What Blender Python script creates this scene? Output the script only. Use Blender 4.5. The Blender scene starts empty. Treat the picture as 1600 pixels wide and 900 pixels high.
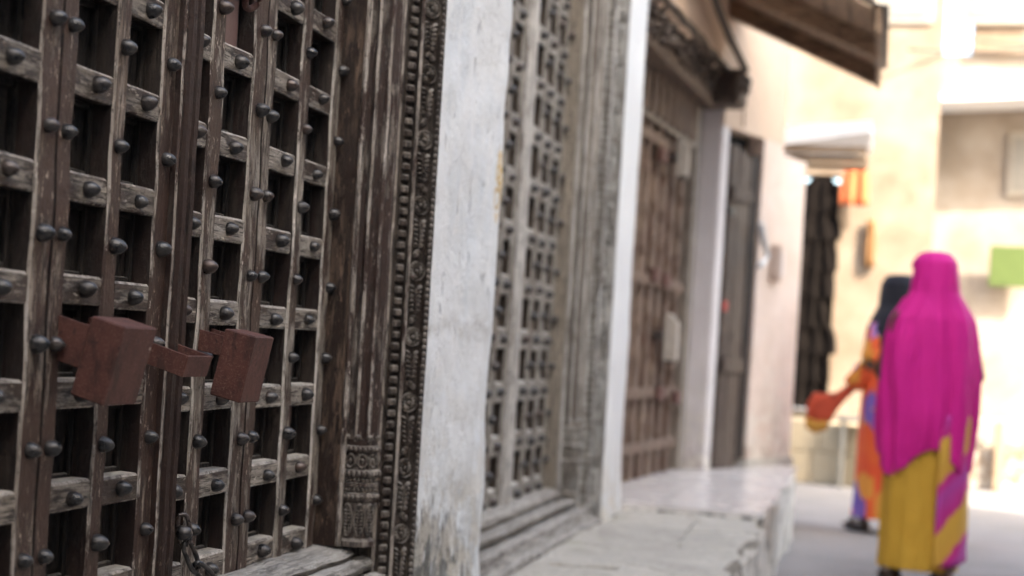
import bpy, bmesh, math, random
from mathutils import Vector, Matrix, noise
random.seed(7)
R = math.radians
sc = bpy.context.scene
col = sc.collection
PI = math.pi

# ------------------------------------------------------------------ camera
ROLL = math.atan(.06)
YAW = R(14.412)
cd = bpy.data.cameras.new('camera')
cam = bpy.data.objects.new('camera', cd); col.objects.link(cam)
cd.sensor_width = 36; cd.lens = 50.0
cd.shift_y = .0525
cd.clip_start = .05; cd.clip_end = 3000
right = Vector((math.cos(YAW), math.sin(YAW), 0)); up = Vector((0, 0, 1)); fwd = Vector((-math.sin(YAW), math.cos(YAW), 0))
rr = right * math.cos(ROLL) + up * math.sin(ROLL)
uu = -right * math.sin(ROLL) + up * math.cos(ROLL)
m = Matrix.Identity(4)
for i in range(3):
    m[i][0] = rr[i]; m[i][1] = uu[i]; m[i][2] = -fwd[i]
m.translation = (1.1, 0, 1.05)
cam.matrix_world = m
cd.dof.use_dof = True
cd.dof.focus_distance = 2.5
cd.dof.aperture_fstop = 2.4
cd.dof.aperture_blades = 0
sc.camera = cam

# ------------------------------------------------------------------ light
SUN = Vector((.60, -.45, .66)).normalized()
el = math.asin(SUN.z)
w = bpy.data.worlds.new('World'); sc.world = w; w.use_nodes = True
nt = w.node_tree; nt.nodes.clear()
sky = nt.nodes.new('ShaderNodeTexSky'); sky.sky_type = 'NISHITA'; sky.sun_disc = False
sky.sun_elevation = el
sky.sun_rotation = math.atan2(SUN.x, SUN.y)
sky.dust_density = 4.0; sky.ozone_density = .5; sky.air_density = 1.0
bgn = nt.nodes.new('ShaderNodeBackground'); bgn.inputs[1].default_value = .15
wo = nt.nodes.new('ShaderNodeOutputWorld')
tint = nt.nodes.new('ShaderNodeMix'); tint.data_type = 'RGBA'; tint.blend_type = 'MULTIPLY'; tint.inputs[0].default_value = 1
tint.inputs[7].default_value = (1.0, 1.015, .965, 1)      # white balance of the hazy tropical sky
nt.links.new(sky.outputs[0], tint.inputs[6]); nt.links.new(tint.outputs[2], bgn.inputs[0]); nt.links.new(bgn.outputs[0], wo.inputs[0])
sd = bpy.data.lights.new('sun', 'SUN'); sd.energy = 2.0; sd.angle = R(.5); sd.color = (1, .93, .82)
so = bpy.data.objects.new('sun', sd); col.objects.link(so)
so.rotation_euler = SUN.to_track_quat('Z', 'Y').to_euler(); so.location = (6, -4, 12)
vs = sc.view_settings
vs.view_transform = 'Standard'; vs.look = 'None'; vs.gamma = 1; vs.use_curve_mapping = False
vs.exposure = 3.0
sc.render.engine = 'CYCLES'
sc.cycles.max_bounces = 8; sc.cycles.diffuse_bounces = 5

# ------------------------------------------------------------------ helpers
def tag(o, label=None, cat=None, group=None, kind=None):
    if label: o['label'] = label
    if cat: o['category'] = cat
    if group: o['group'] = group
    if kind: o['kind'] = kind
    return o
def thing(name, label, cat, loc=(0, 0, 0), rz=0, group=None):
    o = bpy.data.objects.new(name, None); col.objects.link(o)
    o.empty_display_size = .1
    o.location = loc; o.rotation_euler = (0, 0, rz)
    return tag(o, label, cat, group)
def mesh(bm, name, smooth=False, mat=None):
    me = bpy.data.meshes.new(name)
    bmesh.ops.recalc_face_normals(bm, faces=bm.faces[:])
    bm.to_mesh(me); bm.free()
    if smooth:
        for p in me.polygons: p.use_smooth = True
        if smooth is not True:
            try: me.set_sharp_from_angle(angle=R(smooth))
            except Exception: pass
    if mat: me.materials.append(mat)
    return me
def put(name, me, parent=None, loc=(0, 0, 0), rot=(0, 0, 0), scale=(1, 1, 1)):
    o = bpy.data.objects.new(name, me); col.objects.link(o)
    if parent: o.parent = parent
    o.location = loc; o.rotation_euler = rot; o.scale = scale
    return o
def obj(name, bm, mat, parent=None, loc=(0, 0, 0), smooth=False, rot=(0, 0, 0), extra=()):
    me = mesh(bm, name, smooth, mat)
    for e in extra: me.materials.append(e)
    return put(name, me, parent, loc, rot)
def box(bm, x0, x1, y0, y1, z0, z1, c=0.0, mx=None):
    vs_ = [bm.verts.new(p) for p in ((x0, y0, z0), (x1, y0, z0), (x1, y1, z0), (x0, y1, z0), (x0, y0, z1), (x1, y0, z1), (x1, y1, z1), (x0, y1, z1))]
    fs = [bm.faces.new([vs_[i] for i in f]) for f in ((3, 2, 1, 0), (4, 5, 6, 7), (0, 1, 5, 4), (1, 2, 6, 5), (2, 3, 7, 6), (3, 0, 4, 7))]
    out = vs_
    if c > 0:
        es = list({e for f in fs for e in f.edges})
        r = bmesh.ops.bevel(bm, geom=es, offset=c, segments=1, affect='EDGES', profile=.5)
        out = list({v for f in r['faces'] for v in f.verts} | {v for v in vs_ if v.is_valid})
    if mx is not None:
        bmesh.ops.transform(bm, matrix=mx, verts=[v for v in out if v.is_valid])
    return [v for v in out if v.is_valid]
def BX(*a, **k):
    bm = bmesh.new(); box(bm, *a, **k); return bm
def prism(pts, t0, t1, f, n=1, jit=0.0, bm=None, caps=True, mats=None):
    """closed polygon pts (a,b) swept along t from t0 to t1; f(a,b,t) -> xyz"""
    bm = bm or bmesh.new()
    rings = []
    for i in range(n + 1):
        t = t0 + (t1 - t0) * i / n
        ring = []
        for (a, b) in pts:
            p = Vector(f(a, b, t))
            if jit:
                p += Vector((noise.noise(p * 9 + Vector((3, 0, 0))), noise.noise(p * 9 + Vector((0, 7, 0))), noise.noise(p * 9 + Vector((0, 0, 11))))) * jit
            ring.append(bm.verts.new(p))
        rings.append(ring)
    k = len(pts)
    for i in range(n):
        for j in range(k):
            fc = bm.faces.new((rings[i][j], rings[i][(j + 1) % k], rings[i + 1][(j + 1) % k], rings[i + 1][j]))
            if mats: fc.material_index = mats.get(j, 0)
    if caps:
        bm.faces.new(rings[0][::-1]); bm.faces.new(rings[-1])
    return bm
def lathe(prof, seg, bm=None, mx=None, a0=0, a1=2 * PI, cap=True):
    """prof: (r, h) revolved about z"""
    bm = bm or bmesh.new(); rings = []; vs_ = []
    full = abs(a1 - a0 - 2 * PI) < 1e-6
    n = seg if full else seg + 1
    for (r, h) in prof:
        if r < 1e-6:
            v = bm.verts.new((0, 0, h)); rings.append([v] * n); vs_.append(v)
        else:
            ring = [bm.verts.new((r * math.cos(a0 + (a1 - a0) * i / seg), r * math.sin(a0 + (a1 - a0) * i / seg), h)) for i in range(n)]
            rings.append(ring); vs_ += ring
    for i in range(len(rings) - 1):
        for j in range(seg):
            q = [rings[i][j], rings[i][(j + 1) % n], rings[i + 1][(j + 1) % n], rings[i + 1][j]]
            u = []
            for v in q:
                if v not in u: u.append(v)
            if len(u) > 2:
                try: bm.faces.new(u)
                except ValueError: pass
    if mx is not None: bmesh.ops.transform(bm, matrix=mx, verts=vs_)
    return bm
def tube(bm, pts, r, seg=8, closed=False, r1=None, flat=1.0):
    pts = [Vector(p) for p in pts]; n = len(pts); rings = []
    for i, p in enumerate(pts):
        if closed: d = pts[(i + 1) % n] - pts[i - 1]
        else: d = pts[min(i + 1, n - 1)] - pts[max(i - 1, 0)]
        d.normalize()
        ref = Vector((0, 0, 1)) if abs(d.z) < .9 else Vector((1, 0, 0))
        s = d.cross(ref).normalized(); t = s.cross(d)
        ri = r if r1 is None else r + (r1 - r) * i / max(1, n - 1)
        rings.append([bm.verts.new(p + s * math.cos(2 * PI * k / seg) * ri + t * math.sin(2 * PI * k / seg) * ri * flat) for k in range(seg)])
    for i in range(n if closed else n - 1):
        a, b = rings[i], rings[(i + 1) % n]
        for k in range(seg):
            bm.faces.new((a[k], a[(k + 1) % seg], b[(k + 1) % seg], b[k]))
    if not closed:
        bm.faces.new(rings[0][::-1]); bm.faces.new(rings[-1])
    return bm
def ell(bm, c, r, mx=None, u=8, v=5):
    M = Matrix.Translation(Vector(c)) @ (mx.to_4x4() if mx is not None else Matrix.Identity(4)) @ Matrix.Diagonal((r[0], r[1], r[2], 1))
    bmesh.ops.create_uvsphere(bm, u_segments=u, v_segments=v, radius=1, matrix=M)
    return bm

# ------------------------------------------------------------------ materials
class NT:
    def __init__(s, name):
        s.m = bpy.data.materials.new(name); s.m.use_nodes = True
        s.t = s.m.node_tree; s.b = s.t.nodes['Principled BSDF']
        s.pos = s.n('ShaderNodeNewGeometry').outputs['Position']
    def n(s, t, **k):
        x = s.t.nodes.new(t)
        for a, b in k.items(): setattr(x, a, b)
        return x
    def l(s, a, b): s.t.links.new(a, b)
    def val(s, inp, v):
        if isinstance(v, bpy.types.NodeSocket): s.l(v, inp)
        else: inp.default_value = v
    def scl(s, v, loc=(0, 0, 0), src=None):
        x = s.n('ShaderNodeMapping'); s.l(src or s.pos, x.inputs[0]); x.inputs['Scale'].default_value = v; x.inputs['Location'].default_value = loc
        return x.outputs[0]
    def noise(s, vec, scale, detail=6, rough=.6, dist=0):
        x = s.n('ShaderNodeTexNoise'); s.l(vec, x.inputs['Vector']); x.inputs['Scale'].default_value = scale
        x.inputs['Detail'].default_value = detail; x.inputs['Roughness'].default_value = rough; x.inputs['Distortion'].default_value = dist
        return x.outputs['Fac']
    def vor(s, vec, scale, feature='F1', out='Distance'):
        x = s.n('ShaderNodeTexVoronoi', feature=feature); s.l(vec, x.inputs['Vector']); x.inputs['Scale'].default_value = scale
        return x.outputs[out]
    def ramp(s, f, *stops):
        x = s.n('ShaderNodeValToRGB'); s.l(f, x.inputs[0]); e = x.color_ramp.elements
        while len(e) < len(stops): e.new(.5)
        for i, (p, c) in enumerate(stops):
            e[i].position = p
            e[i].color = (c, c, c, 1) if isinstance(c, (int, float)) else (*c, 1)
        return x.outputs[0]
    def mix(s, f, a, b, mode='MIX'):
        x = s.n('ShaderNodeMix', data_type='RGBA', blend_type=mode); s.val(x.inputs[0], f)
        for i, v in ((6, a), (7, b)):
            if isinstance(v, bpy.types.NodeSocket): s.l(v, x.inputs[i])
            else: x.inputs[i].default_value = (*v, 1) if len(v) == 3 else v
        return x.outputs[2]
    def math(s, op, a, b=0.0):
        x = s.n('ShaderNodeMath', operation=op); s.val(x.inputs[0], a); s.val(x.inputs[1], b); return x.outputs[0]
    def rng(s, v, a, b, c=0.0, d=1.0):
        x = s.n('ShaderNodeMapRange'); s.l(v, x.inputs[0]); 
        for i, q in enumerate((a, b, c, d)): x.inputs[i + 1].default_value = q
        return x.outputs[0]
    def sep(s, v):
        x = s.n('ShaderNodeSeparateXYZ'); s.l(v, x.inputs[0]); return x.outputs
    def bump(s, h, st, dist=.01, prev=None):
        x = s.n('ShaderNodeBump'); s.l(h, x.inputs['Height']); x.inputs['Strength'].default_value = st; x.inputs['Distance'].default_value = dist
        if prev: s.l(prev, x.inputs['Normal'])
        return x.outputs[0]
    def rnd(s): return s.n('ShaderNodeObjectInfo').outputs['Random']
    def done(s, colr, rough=.7, norm=None, metal=0.0, spec=.4):
        s.val(s.b.inputs['Base Color'], colr if isinstance(colr, bpy.types.NodeSocket) else (*colr, 1))
        s.val(s.b.inputs['Roughness'], rough); s.val(s.b.inputs['Metallic'], metal); s.b.inputs['Specular IOR Level'].default_value = spec
        if norm: s.l(norm, s.b.inputs['Normal'])
        return s.m

def wood(name, axis, bare, bare2, paint, cover, dust=.5, rough=.72, spec=.35, dustc=(.42, .39, .35), worn=0.0):
    """weathered wood: bare grain under worn paint, dust lying on upward faces"""
    k = NT(name)
    off = k.n('ShaderNodeVectorMath', operation='ADD'); k.l(k.pos, off.inputs[0])
    cmb = k.n('ShaderNodeCombineXYZ'); r = k.rnd()
    for i in range(3): k.l(k.math('MULTIPLY', r, (3.1, 7.7, 5.3)[i]), cmb.inputs[i])
    k.l(cmb.outputs[0], off.inputs[1]); pos = off.outputs[0]
    def stv(f): return {'z': (1, 1, f), 'y': (1, f, 1), 'x': (f, 1, 1)}[axis]
    g1 = k.noise(k.scl(stv(.06), src=pos), 210, 9, .7)
    g2 = k.noise(k.scl(stv(.10), src=pos), 60, 6, .6, .3)
    big = k.noise(k.scl(stv(.5), src=pos), 6.5, 4, .55)
    pt = k.noise(k.scl(stv(.20), src=pos), 46, 12, .74, .2)
    speck = k.noise(k.scl(stv(.55), src=pos), 150, 8, .75)
    base = k.mix(k.ramp(g2, (.36, 0), (.62, 1)), bare, bare2)
    base = k.mix(k.ramp(g1, (.40, .9), (.49, 0)), base, tuple(c * .22 for c in bare2))
    mask0 = k.math('ADD', k.math('MULTIPLY', pt, .62), k.math('MULTIPLY', big, .38))
    th = .5 + (.5 - cover) * .26
    mask = k.ramp(mask0, (max(.01, th - .018), 0), (min(.99, th + .018), 1))
    pcol = k.mix(k.noise(pos, 34, 5), tuple(p * .55 for p in paint), tuple(min(1, p * 1.5) for p in paint))
    colr = k.mix(mask, base, pcol)
    # dark pitting and pale chips
    colr = k.mix(k.ramp(speck, (.36, .8), (.44, 0)), colr, tuple(c * .16 for c in bare2))
    chip = k.ramp(k.noise(k.scl(stv(.28), (3, 1, 2), src=pos), 130, 7, .78), (.585, 0), (.62, 1))
    colr = k.mix(k.math('MULTIPLY', chip, k.ramp(k.noise(pos, 11, 4), (.42, .1), (.58, .85))), colr, tuple(min(1, c * 1.7) for c in bare))
    nz = k.sep(k.n('ShaderNodeNewGeometry').outputs['Normal'])[2]
    du = k.math('MULTIPLY', k.rng(nz, .45, .9, 0, dust), k.ramp(k.noise(k.scl(stv(.25), src=pos), 50, 8, .7), (.34, .25), (.58, 1)))
    colr = k.mix(du, colr, dustc)
    h = k.math('ADD', k.math('MULTIPLY', g1, .7), k.math('ADD', k.math('MULTIPLY', mask, .45), k.math('MULTIPLY', speck, .7)))
    nb = k.bump(h, 1.0, .004)
    nb = k.bump(k.noise(pos, 60, 5, .6), .35, .007, nb)
    return k.done(colr, k.mix(mask, (rough,) * 3, (max(.3, rough - .28),) * 3), nb, spec=spec)

PAINT = (.050, .024, .019)
M = {}
M['stile_dark'] = wood('worn_stile_wood', 'z', (.35, .285, .230), (.150, .107, .080), (.052, .027, .020), .66, .5, dustc=(.5, .455, .40))
M['rail_dark'] = wood('worn_rail_wood', 'y', (.33, .285, .237), (.145, .115, .090), (.050, .032, .024), .50, .9, dustc=(.55, .51, .45))
M['stile_grey'] = wood('grey_stile_wood', 'z', (.38, .33, .28), (.19, .153, .123), (.056, .031, .023), .56, .6, dustc=(.55, .51, .46))
M['rail_grey'] = wood('grey_rail_wood', 'y', (.40, .355, .305), (.19, .158, .130), (.056, .037, .029), .44, .95, dustc=(.6, .565, .515))
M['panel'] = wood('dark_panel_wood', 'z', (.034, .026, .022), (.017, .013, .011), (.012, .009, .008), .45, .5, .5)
M['post'] = wood('dark_brown_post', 'z', (.080, .056, .042), (.034, .022, .016), (.030, .014, .010), .72, .3, .6, .45)
M['jamb'] = wood('dark_jamb_wood', 'z', (.15, .098, .068), (.045, .028, .020), (.027, .015, .011), .56, .3, .55)
M['column'] = wood('dark_column_wood', 'z', (.27, .228, .192), (.095, .072, .059), (.040, .021, .016), .60, .5, .48, .5)
M['carved'] = wood('dark_carved_wood', 'z', (.255, .22, .188), (.13, .105, .087), (.062, .045, .036), .40, .8, .55)
M['sill'] = wood('bleached_sill_wood', 'y', (.36, .335, .305), (.20, .18, .16), (.17, .15, .135), .30, .5, .85, .25, (.45, .43, .40))
M['grey2_z'] = wood('bleached_grey_wood', 'z', (.39, .36, .322), (.225, .20, .175), (.12, .095, .078), .42, .6, .8, .3, (.58, .56, .52))
M['grey2_y'] = wood('bleached_grey_rail', 'y', (.48, .455, .415), (.30, .275, .245), (.17, .14, .118), .30, .95, .8, .3, (.74, .72, .68))
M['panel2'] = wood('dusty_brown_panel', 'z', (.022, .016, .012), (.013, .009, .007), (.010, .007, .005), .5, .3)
M['jamb2'] = wood('tan_jamb_wood', 'z', (.32, .275, .228), (.28, .238, .195), (.25, .21, .17), .4, .3)
M['brown3'] = wood('brown_carved_wood', 'z', (.30, .215, .16), (.17, .115, .083), (.12, .066, .046), .45, .5)
M['brown3y'] = wood('brown_lintel_wood', 'y', (.26, .195, .145), (.14, .10, .072), (.08, .05, .036), .5, .5)
M['lintel_dark'] = wood('dark_lintel_wood', 'y', (.12, .085, .062), (.06, .04, .03), (.04, .025, .019), .5, .5)
M['shutter'] = wood('brown_plank_wood', 'z', (.145, .108, .086), (.08, .058, .046), (.066, .047, .037), .5, .4)
M['shutter_dark'] = wood('dark_plank_wood', 'z', (.06, .046, .038), (.03, .022, .018), (.025, .018, .015), .5, .3)
M['rafter'] = wood('roof_rafter_wood', 'x', (.50, .33, .21), (.30, .19, .115), (.16, .098, .06), .42, .2)
M['batten'] = wood('tan_roof_board', 'y', (.70, .52, .36), (.54, .39, .26), (.40, .27, .18), .35, .2)

M['inner'] = wood('shade_dark_inner_edge', 'z', (.050, .036, .029), (.026, .018, .015), (.022, .012, .010), .6, .4, .6)  # less weathered dark paint, also painting shade onto cell sides and rail undersides
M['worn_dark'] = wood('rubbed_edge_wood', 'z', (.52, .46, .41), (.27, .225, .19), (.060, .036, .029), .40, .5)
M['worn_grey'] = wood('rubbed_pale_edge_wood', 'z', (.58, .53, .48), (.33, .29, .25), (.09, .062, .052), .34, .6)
M['inner2'] = wood('shade_brown_inner_edge', 'z', (.11, .085, .066), (.065, .049, .038), (.045, .032, .024), .5, .4, .6)  # shade painted into the cell sides so the grey door's openings look deep
M['dentil'] = wood('dull_dentil_wood', 'z', (.20, .165, .138), (.10, .08, .065), (.055, .039, .031), .46, .7, .6)
M['pale_post'] = wood('pale_grey_post', 'z', (.58, .56, .54), (.42, .395, .37), (.26, .23, .205), .25, .6, .7, .35, (.7, .7, .68))
def metal_dark():
    k = NT('blackened_iron')
    n = k.noise(k.pos, 90, 6, .65)
    off = k.rnd()
    c = k.mix(k.ramp(n, (.42, 0), (.68, 1)), (.016, .015, .016), (.070, .060, .054))
    c = k.mix(k.math('MULTIPLY', k.ramp(off, (.55, 0), (.95, .6)), k.ramp(k.noise(k.pos, 40, 4), (.4, 0), (.6, 1))), c, (.10, .055, .038))
    return k.done(c, k.ramp(n, (.3, .22), (.7, .46)), k.bump(k.noise(k.pos, 160, 5), .45, .003), .35, .8)
M['iron'] = metal_dark()
def rust_paint():
    k = NT('red_oxide_paint')
    n = k.noise(k.pos, 26, 8, .7); f = k.noise(k.pos, 260, 6, .75)
    c = k.mix(k.ramp(n, (.35, 0), (.7, 1)), (.066, .021, .015), (.115, .042, .031))
    c = k.mix(k.ramp(f, (.52, 0), (.68, .65)), c, (.235, .135, .112))
    c = k.mix(k.ramp(k.noise(k.scl((1, 1, 1), (4, 4, 4)), 55, 5, .6), (.62, 0), (.70, .85)), c, (.030, .014, .012))
    c = k.mix(k.math('MULTIPLY', k.ramp(k.vor(k.pos, 38), (.10, .9), (.14, 0)), k.ramp(k.noise(k.pos, 24, 3), (.52, 0), (.56, 1))), c, (.36, .28, .23))
    c = k.mix(k.ramp(k.noise(k.scl((1, 1, .35), (7, 2, 2)), 40, 8, .7), (.52, 0), (.64, .8)), c, (.040, .017, .013))
    return k.done(c, k.ramp(f, (.3, .55), (.7, .8)), k.bump(f, .6, .003), 0, .4)
M['rust'] = rust_paint()
def plaster(name, c1, c2, stain, zlo, zhi, amount=1.0, blue=None, yellow=False, bump=.5):
    k = NT(name)
    big = k.noise(k.pos, 2.2 if zlo < .1 else 3.2, 5, .6); fine = k.noise(k.pos, 48, 8, .7)
    c = k.mix(k.ramp(big, (.35, 0), (.68, 1)), c1, c2)
    if blue: c = k.mix(k.ramp(k.noise(k.scl((1, 1, .4), (5, 2, 1)), 5, 4), (.45, 0), (.62, .7)), c, blue)
    st = k.noise(k.scl((1, 1, .42)), 26, 10, .74)
    z = k.sep(k.pos)[2]
    zm = k.rng(z, zlo, zhi, 1, 0)
    # damp mould near the foot with vertical runs
    mm = k.math('MULTIPLY', zm, amount)
    if yellow: mm = k.math('MULTIPLY', mm, k.rng(k.sep(k.pos)[1], 3.05, 3.62, 1.16, .55))
    mask = k.ramp(k.math('ADD', k.math('MULTIPLY', mm, .45), k.math('ADD', k.math('MULTIPLY', st, .55), k.math('MULTIPLY', k.noise(k.pos, 7, 4), .35))), (.69, 0), (.76, .92))
    c = k.mix(mask, c, stain)
    gr = k.math('MULTIPLY', k.rng(z, zlo, zhi + .35, .6, 0), k.ramp(k.noise(k.scl((1, 1, .4), (7, 1, 2)), 13, 9, .75), (.42, 0), (.62, 1)))
    c = k.mix(gr, c, tuple(v * .6 for v in c2))
    cr = k.math('MULTIPLY', k.rng(z, zlo, zhi + .1, .85, 0), k.ramp(k.noise(k.pos, 11, 8, .72), (.47, 0), (.56, 1)))
    c = k.mix(cr, c, (.62, .575, .50))
    pit = k.ramp(k.noise(k.scl((1, 1, .6), (2, 2, 7)), 95, 4, .6), (.675, 0), (.71, .8))
    c = k.mix(k.math('MULTIPLY', pit, k.rng(z, zlo, 1.6, .9, .12)), c, (.2, .19, .17))
    # flaked grey patches and thin dark scratches
    fl = k.ramp(k.noise(k.scl((1, 1, .5), (9, 3, 5)), 26, 8, .75), (.60, 0), (.68, .55))
    c = k.mix(fl, c, tuple(v * .72 for v in c2))
    scr = k.ramp(k.noise(k.scl((1, 1, .18), (1, 8, 3)), 60, 3, .5), (.735, 0), (.75, .85))
    c = k.mix(scr, c, (.10, .095, .09))
    if yellow:
        bd = k.math('ABSOLUTE', k.math('ADD', k.math('SUBTRACT', z, 1.075), k.math('MULTIPLY', k.math('SUBTRACT', k.noise(k.pos, 14, 6, .7), .5), .16)))
        c = k.mix(k.math('MULTIPLY', k.rng(bd, .0, .03, .55, 0), k.ramp(fine, (.38, .3), (.6, 1))), c, (.46, .44, .41))
        y = k.sep(k.pos)
        d = k.math('ADD', k.math('POWER', k.math('MULTIPLY', k.math('SUBTRACT', y[1], 3.605), 26), 2), k.math('POWER', k.math('MULTIPLY', k.math('SUBTRACT', y[2], 1.46), 9), 2))
        c = k.mix(k.math('MULTIPLY', k.ramp(d, (.5, 1), (1.0, 0)), k.ramp(fine, (.42, 0), (.55, .9))), c, (.62, .42, .13))
    h = k.math('ADD', k.math('MULTIPLY', k.math('ADD', fine, k.math('ADD', k.math('MULTIPLY', cr, -.6), k.math('MULTIPLY', pit, -.8))), .5), k.math('ADD', k.math('MULTIPLY', fl, -.5), k.math('MULTIPLY', big, 1.2)))
    return k.done(c, .85, k.bump(h, bump, .012), 0, .25)
M['white'] = plaster('white_limewash', (.86, .875, .89), (.80, .815, .825), (.075, .07, .055), .40, .90, 1.0, (.70, .75, .80), True, 1.0)
M['white2'] = plaster('clean_limewash', (.82, .84, .85), (.74, .76, .775), (.40, .39, .37), .35, .6, .55)
M['lilac'] = plaster('lilac_plaster', (.70, .655, .64), (.62, .57, .555), (.42, .36, .33), .4, 1.0, .6)
M['pink'] = plaster('pinkish_plaster', (.68, .56, .49), (.58, .46, .38), (.38, .30, .25), .4, 1.2, .7)
M['beige'] = plaster('beige_plaster', (.64, .50, .39), (.55, .41, .30), (.35, .27, .2), .0, .3, .5)
M['cream'] = plaster('cream_plaster', (.32, .25, .185), (.20, .14, .092), (.42, .34, .26), 0, .6, .6)
M['pale'] = plaster('pale_plaster', (.37, .315, .26), (.25, .195, .145), (.5, .43, .36), 0, .6, .6)
M['wall_plain'] = plaster('old_wall_plaster', (.55, .52, .48), (.46, .43, .39), (.3, .28, .25), 0, 1.2, .8)
def stone(name, c1, c2, green, rough=.85, sc_=1.0):
    k = NT(name)
    r = k.rnd()
    n = k.noise(k.pos, 6 * sc_, 6, .6); f = k.noise(k.pos, 55, 8, .7)
    c = k.mix(k.ramp(n, (.3, 0), (.7, 1)), c1, c2)
    c = k.mix(k.math('MULTIPLY', r, .5), c, tuple(min(1, v * 1.3) for v in c1))
    c = k.mix(k.ramp(f, (.45, .0), (.7, .5)), c, tuple(v * .55 for v in c2))
    if green: c = k.mix(k.ramp(k.noise(k.scl((1, 1, 1), (2, 5, 1)), 4, 5, .6), (.58, 0), (.72, .55)), c, (.22, .22, .14))
    return k.done(c, rough, k.bump(k.math('ADD', f, k.math('MULTIPLY', n, .8)), .7, .01), 0, .3)
M['flag'] = stone('grey_flagstone', (.46, .43, .38), (.31, .285, .25), True)
M['mortar'] = stone('crumbling_mortar', (.45, .42, .37), (.29, .265, .23), True)
def riser():
    k = NT('flaking_white_riser')
    f = k.noise(k.scl((1, 1, .45)), 16, 8, .7)
    c = k.mix(k.ramp(f, (.40, 0), (.52, 1)), (.13, .12, .105), (.74, .70, .64))
    return k.done(c, .9, k.bump(k.noise(k.pos, 30, 8, .7), 1, .02), 0, .2)
M['riser'] = riser()
def tilem():
    k = NT('polished_pink_screed')
    n = k.noise(k.pos, 5, 5, .6)
    c = k.mix(k.ramp(n, (.35, 0), (.7, 1)), (.60, .56, .535), (.565, .52, .495))
    c = k.mix(k.math('MULTIPLY', k.rnd(), .25), c, (.60, .56, .55))
    return k.done(c, k.ramp(k.noise(k.pos, 7, 4), (.3, .20), (.7, .30)), k.bump(k.noise(k.pos, 5, 3), .05, .01), 0, .5)
M['tile'] = tilem()
def street():
    k = NT('dusty_grey_street')
    n = k.noise(k.pos, 1.7, 6, .6); f = k.noise(k.pos, 60, 7, .7)
    c = k.mix(k.ramp(n, (.3, 0), (.7, 1)), (.27, .25, .238), (.195, .18, .17))
    c = k.mix(k.ramp(f, (.5, 0), (.75, .5)), c, (.17, .16, .15))
    return k.done(c, .9, k.bump(f, .5, .01), 0, .2)
M['street'] = street()
def plain(name, c, rough=.8, var=.18, metal=0, sc_=12, bump=.2):
    k = NT(name)
    n = k.noise(k.pos, sc_, 5, .6)
    return k.done(k.mix(n, tuple(v * (1 - var) for v in c), tuple(min(1, v * (1 + var)) for v in c)), rough, k.bump(k.noise(k.pos, sc_ * 5, 5), bump, .006), metal, 0.0 if rough > .94 else .3)
M['sheet'] = plain('grey_roof_sheet', (.12, .12, .125), .6)
M['canopy'] = plain('white_canopy_sheet', (.80, .80, .79), .7)
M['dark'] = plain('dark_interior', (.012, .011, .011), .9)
M['goods'] = plain('dark_hanging_cloth', (.010, .008, .007), .98, .5)
M['orange'] = plain('orange_cloth', (.50, .13, .045), .85)
M['ochre'] = plain('ochre_cloth', (.26, .135, .055), .85)
M['tan'] = plain('tan_canvas', (.30, .22, .145), .85)
M['green'] = plain('lime_green_board', (.078, .108, .028), .8)
M['lockgrey'] = plain('pale_grey_metal', (.36, .32, .275), .7, .45)
M['cable'] = plain('dark_cable', (.07, .055, .045), .7)
M['cable_pale'] = plain('beige_cable', (.30, .22, .16), .7)
M['ledge'] = plain('cream_block', (.42, .34, .23), .85, .15)
M['greyplank'] = plain('grey_bench_board', (.20, .19, .17), .8)
M['glass'] = plain('sky_reflection_pane', (.24, .215, .18), .4, .1)  # pane colour lightened to stand for reflected sky
M['winframe'] = plain('grey_window_frame', (.36, .31, .25), .7)
M['skin'] = plain('dark_brown_skin', (.085, .042, .026), .5, .12)
M['eye'] = plain('eye_white', (.6, .58, .55), .3, .02)
M['hair'] = plain('black_hair', (.012, .010, .010), .6)
M['black'] = plain('black_cloth', (.014, .014, .020), .85)
M['shoe'] = plain('black_sandal', (.02, .018, .018), .6)
def cloth(name, c, c2):
    k = NT(name)
    n = k.noise(k.pos, 4, 4)
    we = k.noise(k.pos, 300, 3)
    wr = k.noise(k.scl((1, 1, .35)), 13, 5, .55, 1.2)
    nb = k.bump(we, .3, .002); nb = k.bump(wr, .8, .02, nb)
    return k.done(k.mix(n, c, c2), .7, nb, 0, .25)
M['magenta'] = cloth('magenta_cotton', (.66, .016, .27), (.54, .010, .20))
M['yellow'] = cloth('mustard_cotton', (.62, .36, .045), (.54, .29, .03))
def kanga():
    k = NT('orange_purple_print')
    v = k.vor(k.scl((1, 1, .8), (0, 0, 0), k.mix(.12, k.pos, k.n('ShaderNodeTexNoise').outputs['Color'])), 11, 'F1', 'Color')
    c = k.ramp(k.sep(v)[0], (.0, (.72, .085, .030)), (.52, (.75, .13, .035)), (.56, (.15, .085, .38)), (.80, (.20, .12, .45)), (.84, (.72, .30, .05)))
    return k.done(c, .85)
M['kanga'] = kanga()
def sashm():
    k = NT('yellow_magenta_print')
    p = k.sep(k.pos)
    s = k.math('ADD', k.math('MULTIPLY', p[2], 3.3), k.math('ADD', k.math('MULTIPLY', p[0], -4.5), k.math('MULTIPLY', k.noise(k.pos, 5, 3), .5)))
    f = k.math('FRACT', k.math('MULTIPLY', s, .72))
    c = k.ramp(f, (.0, (.60, .33, .05)), (.26, (.64, .36, .05)), (.30, (.52, .015, .20)), (.62, (.42, .06, .33)), (.82, (.55, .015, .2)), (.86, (.62, .33, .05)))
    return k.done(c, .8)
M['sash'] = sashm()

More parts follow.
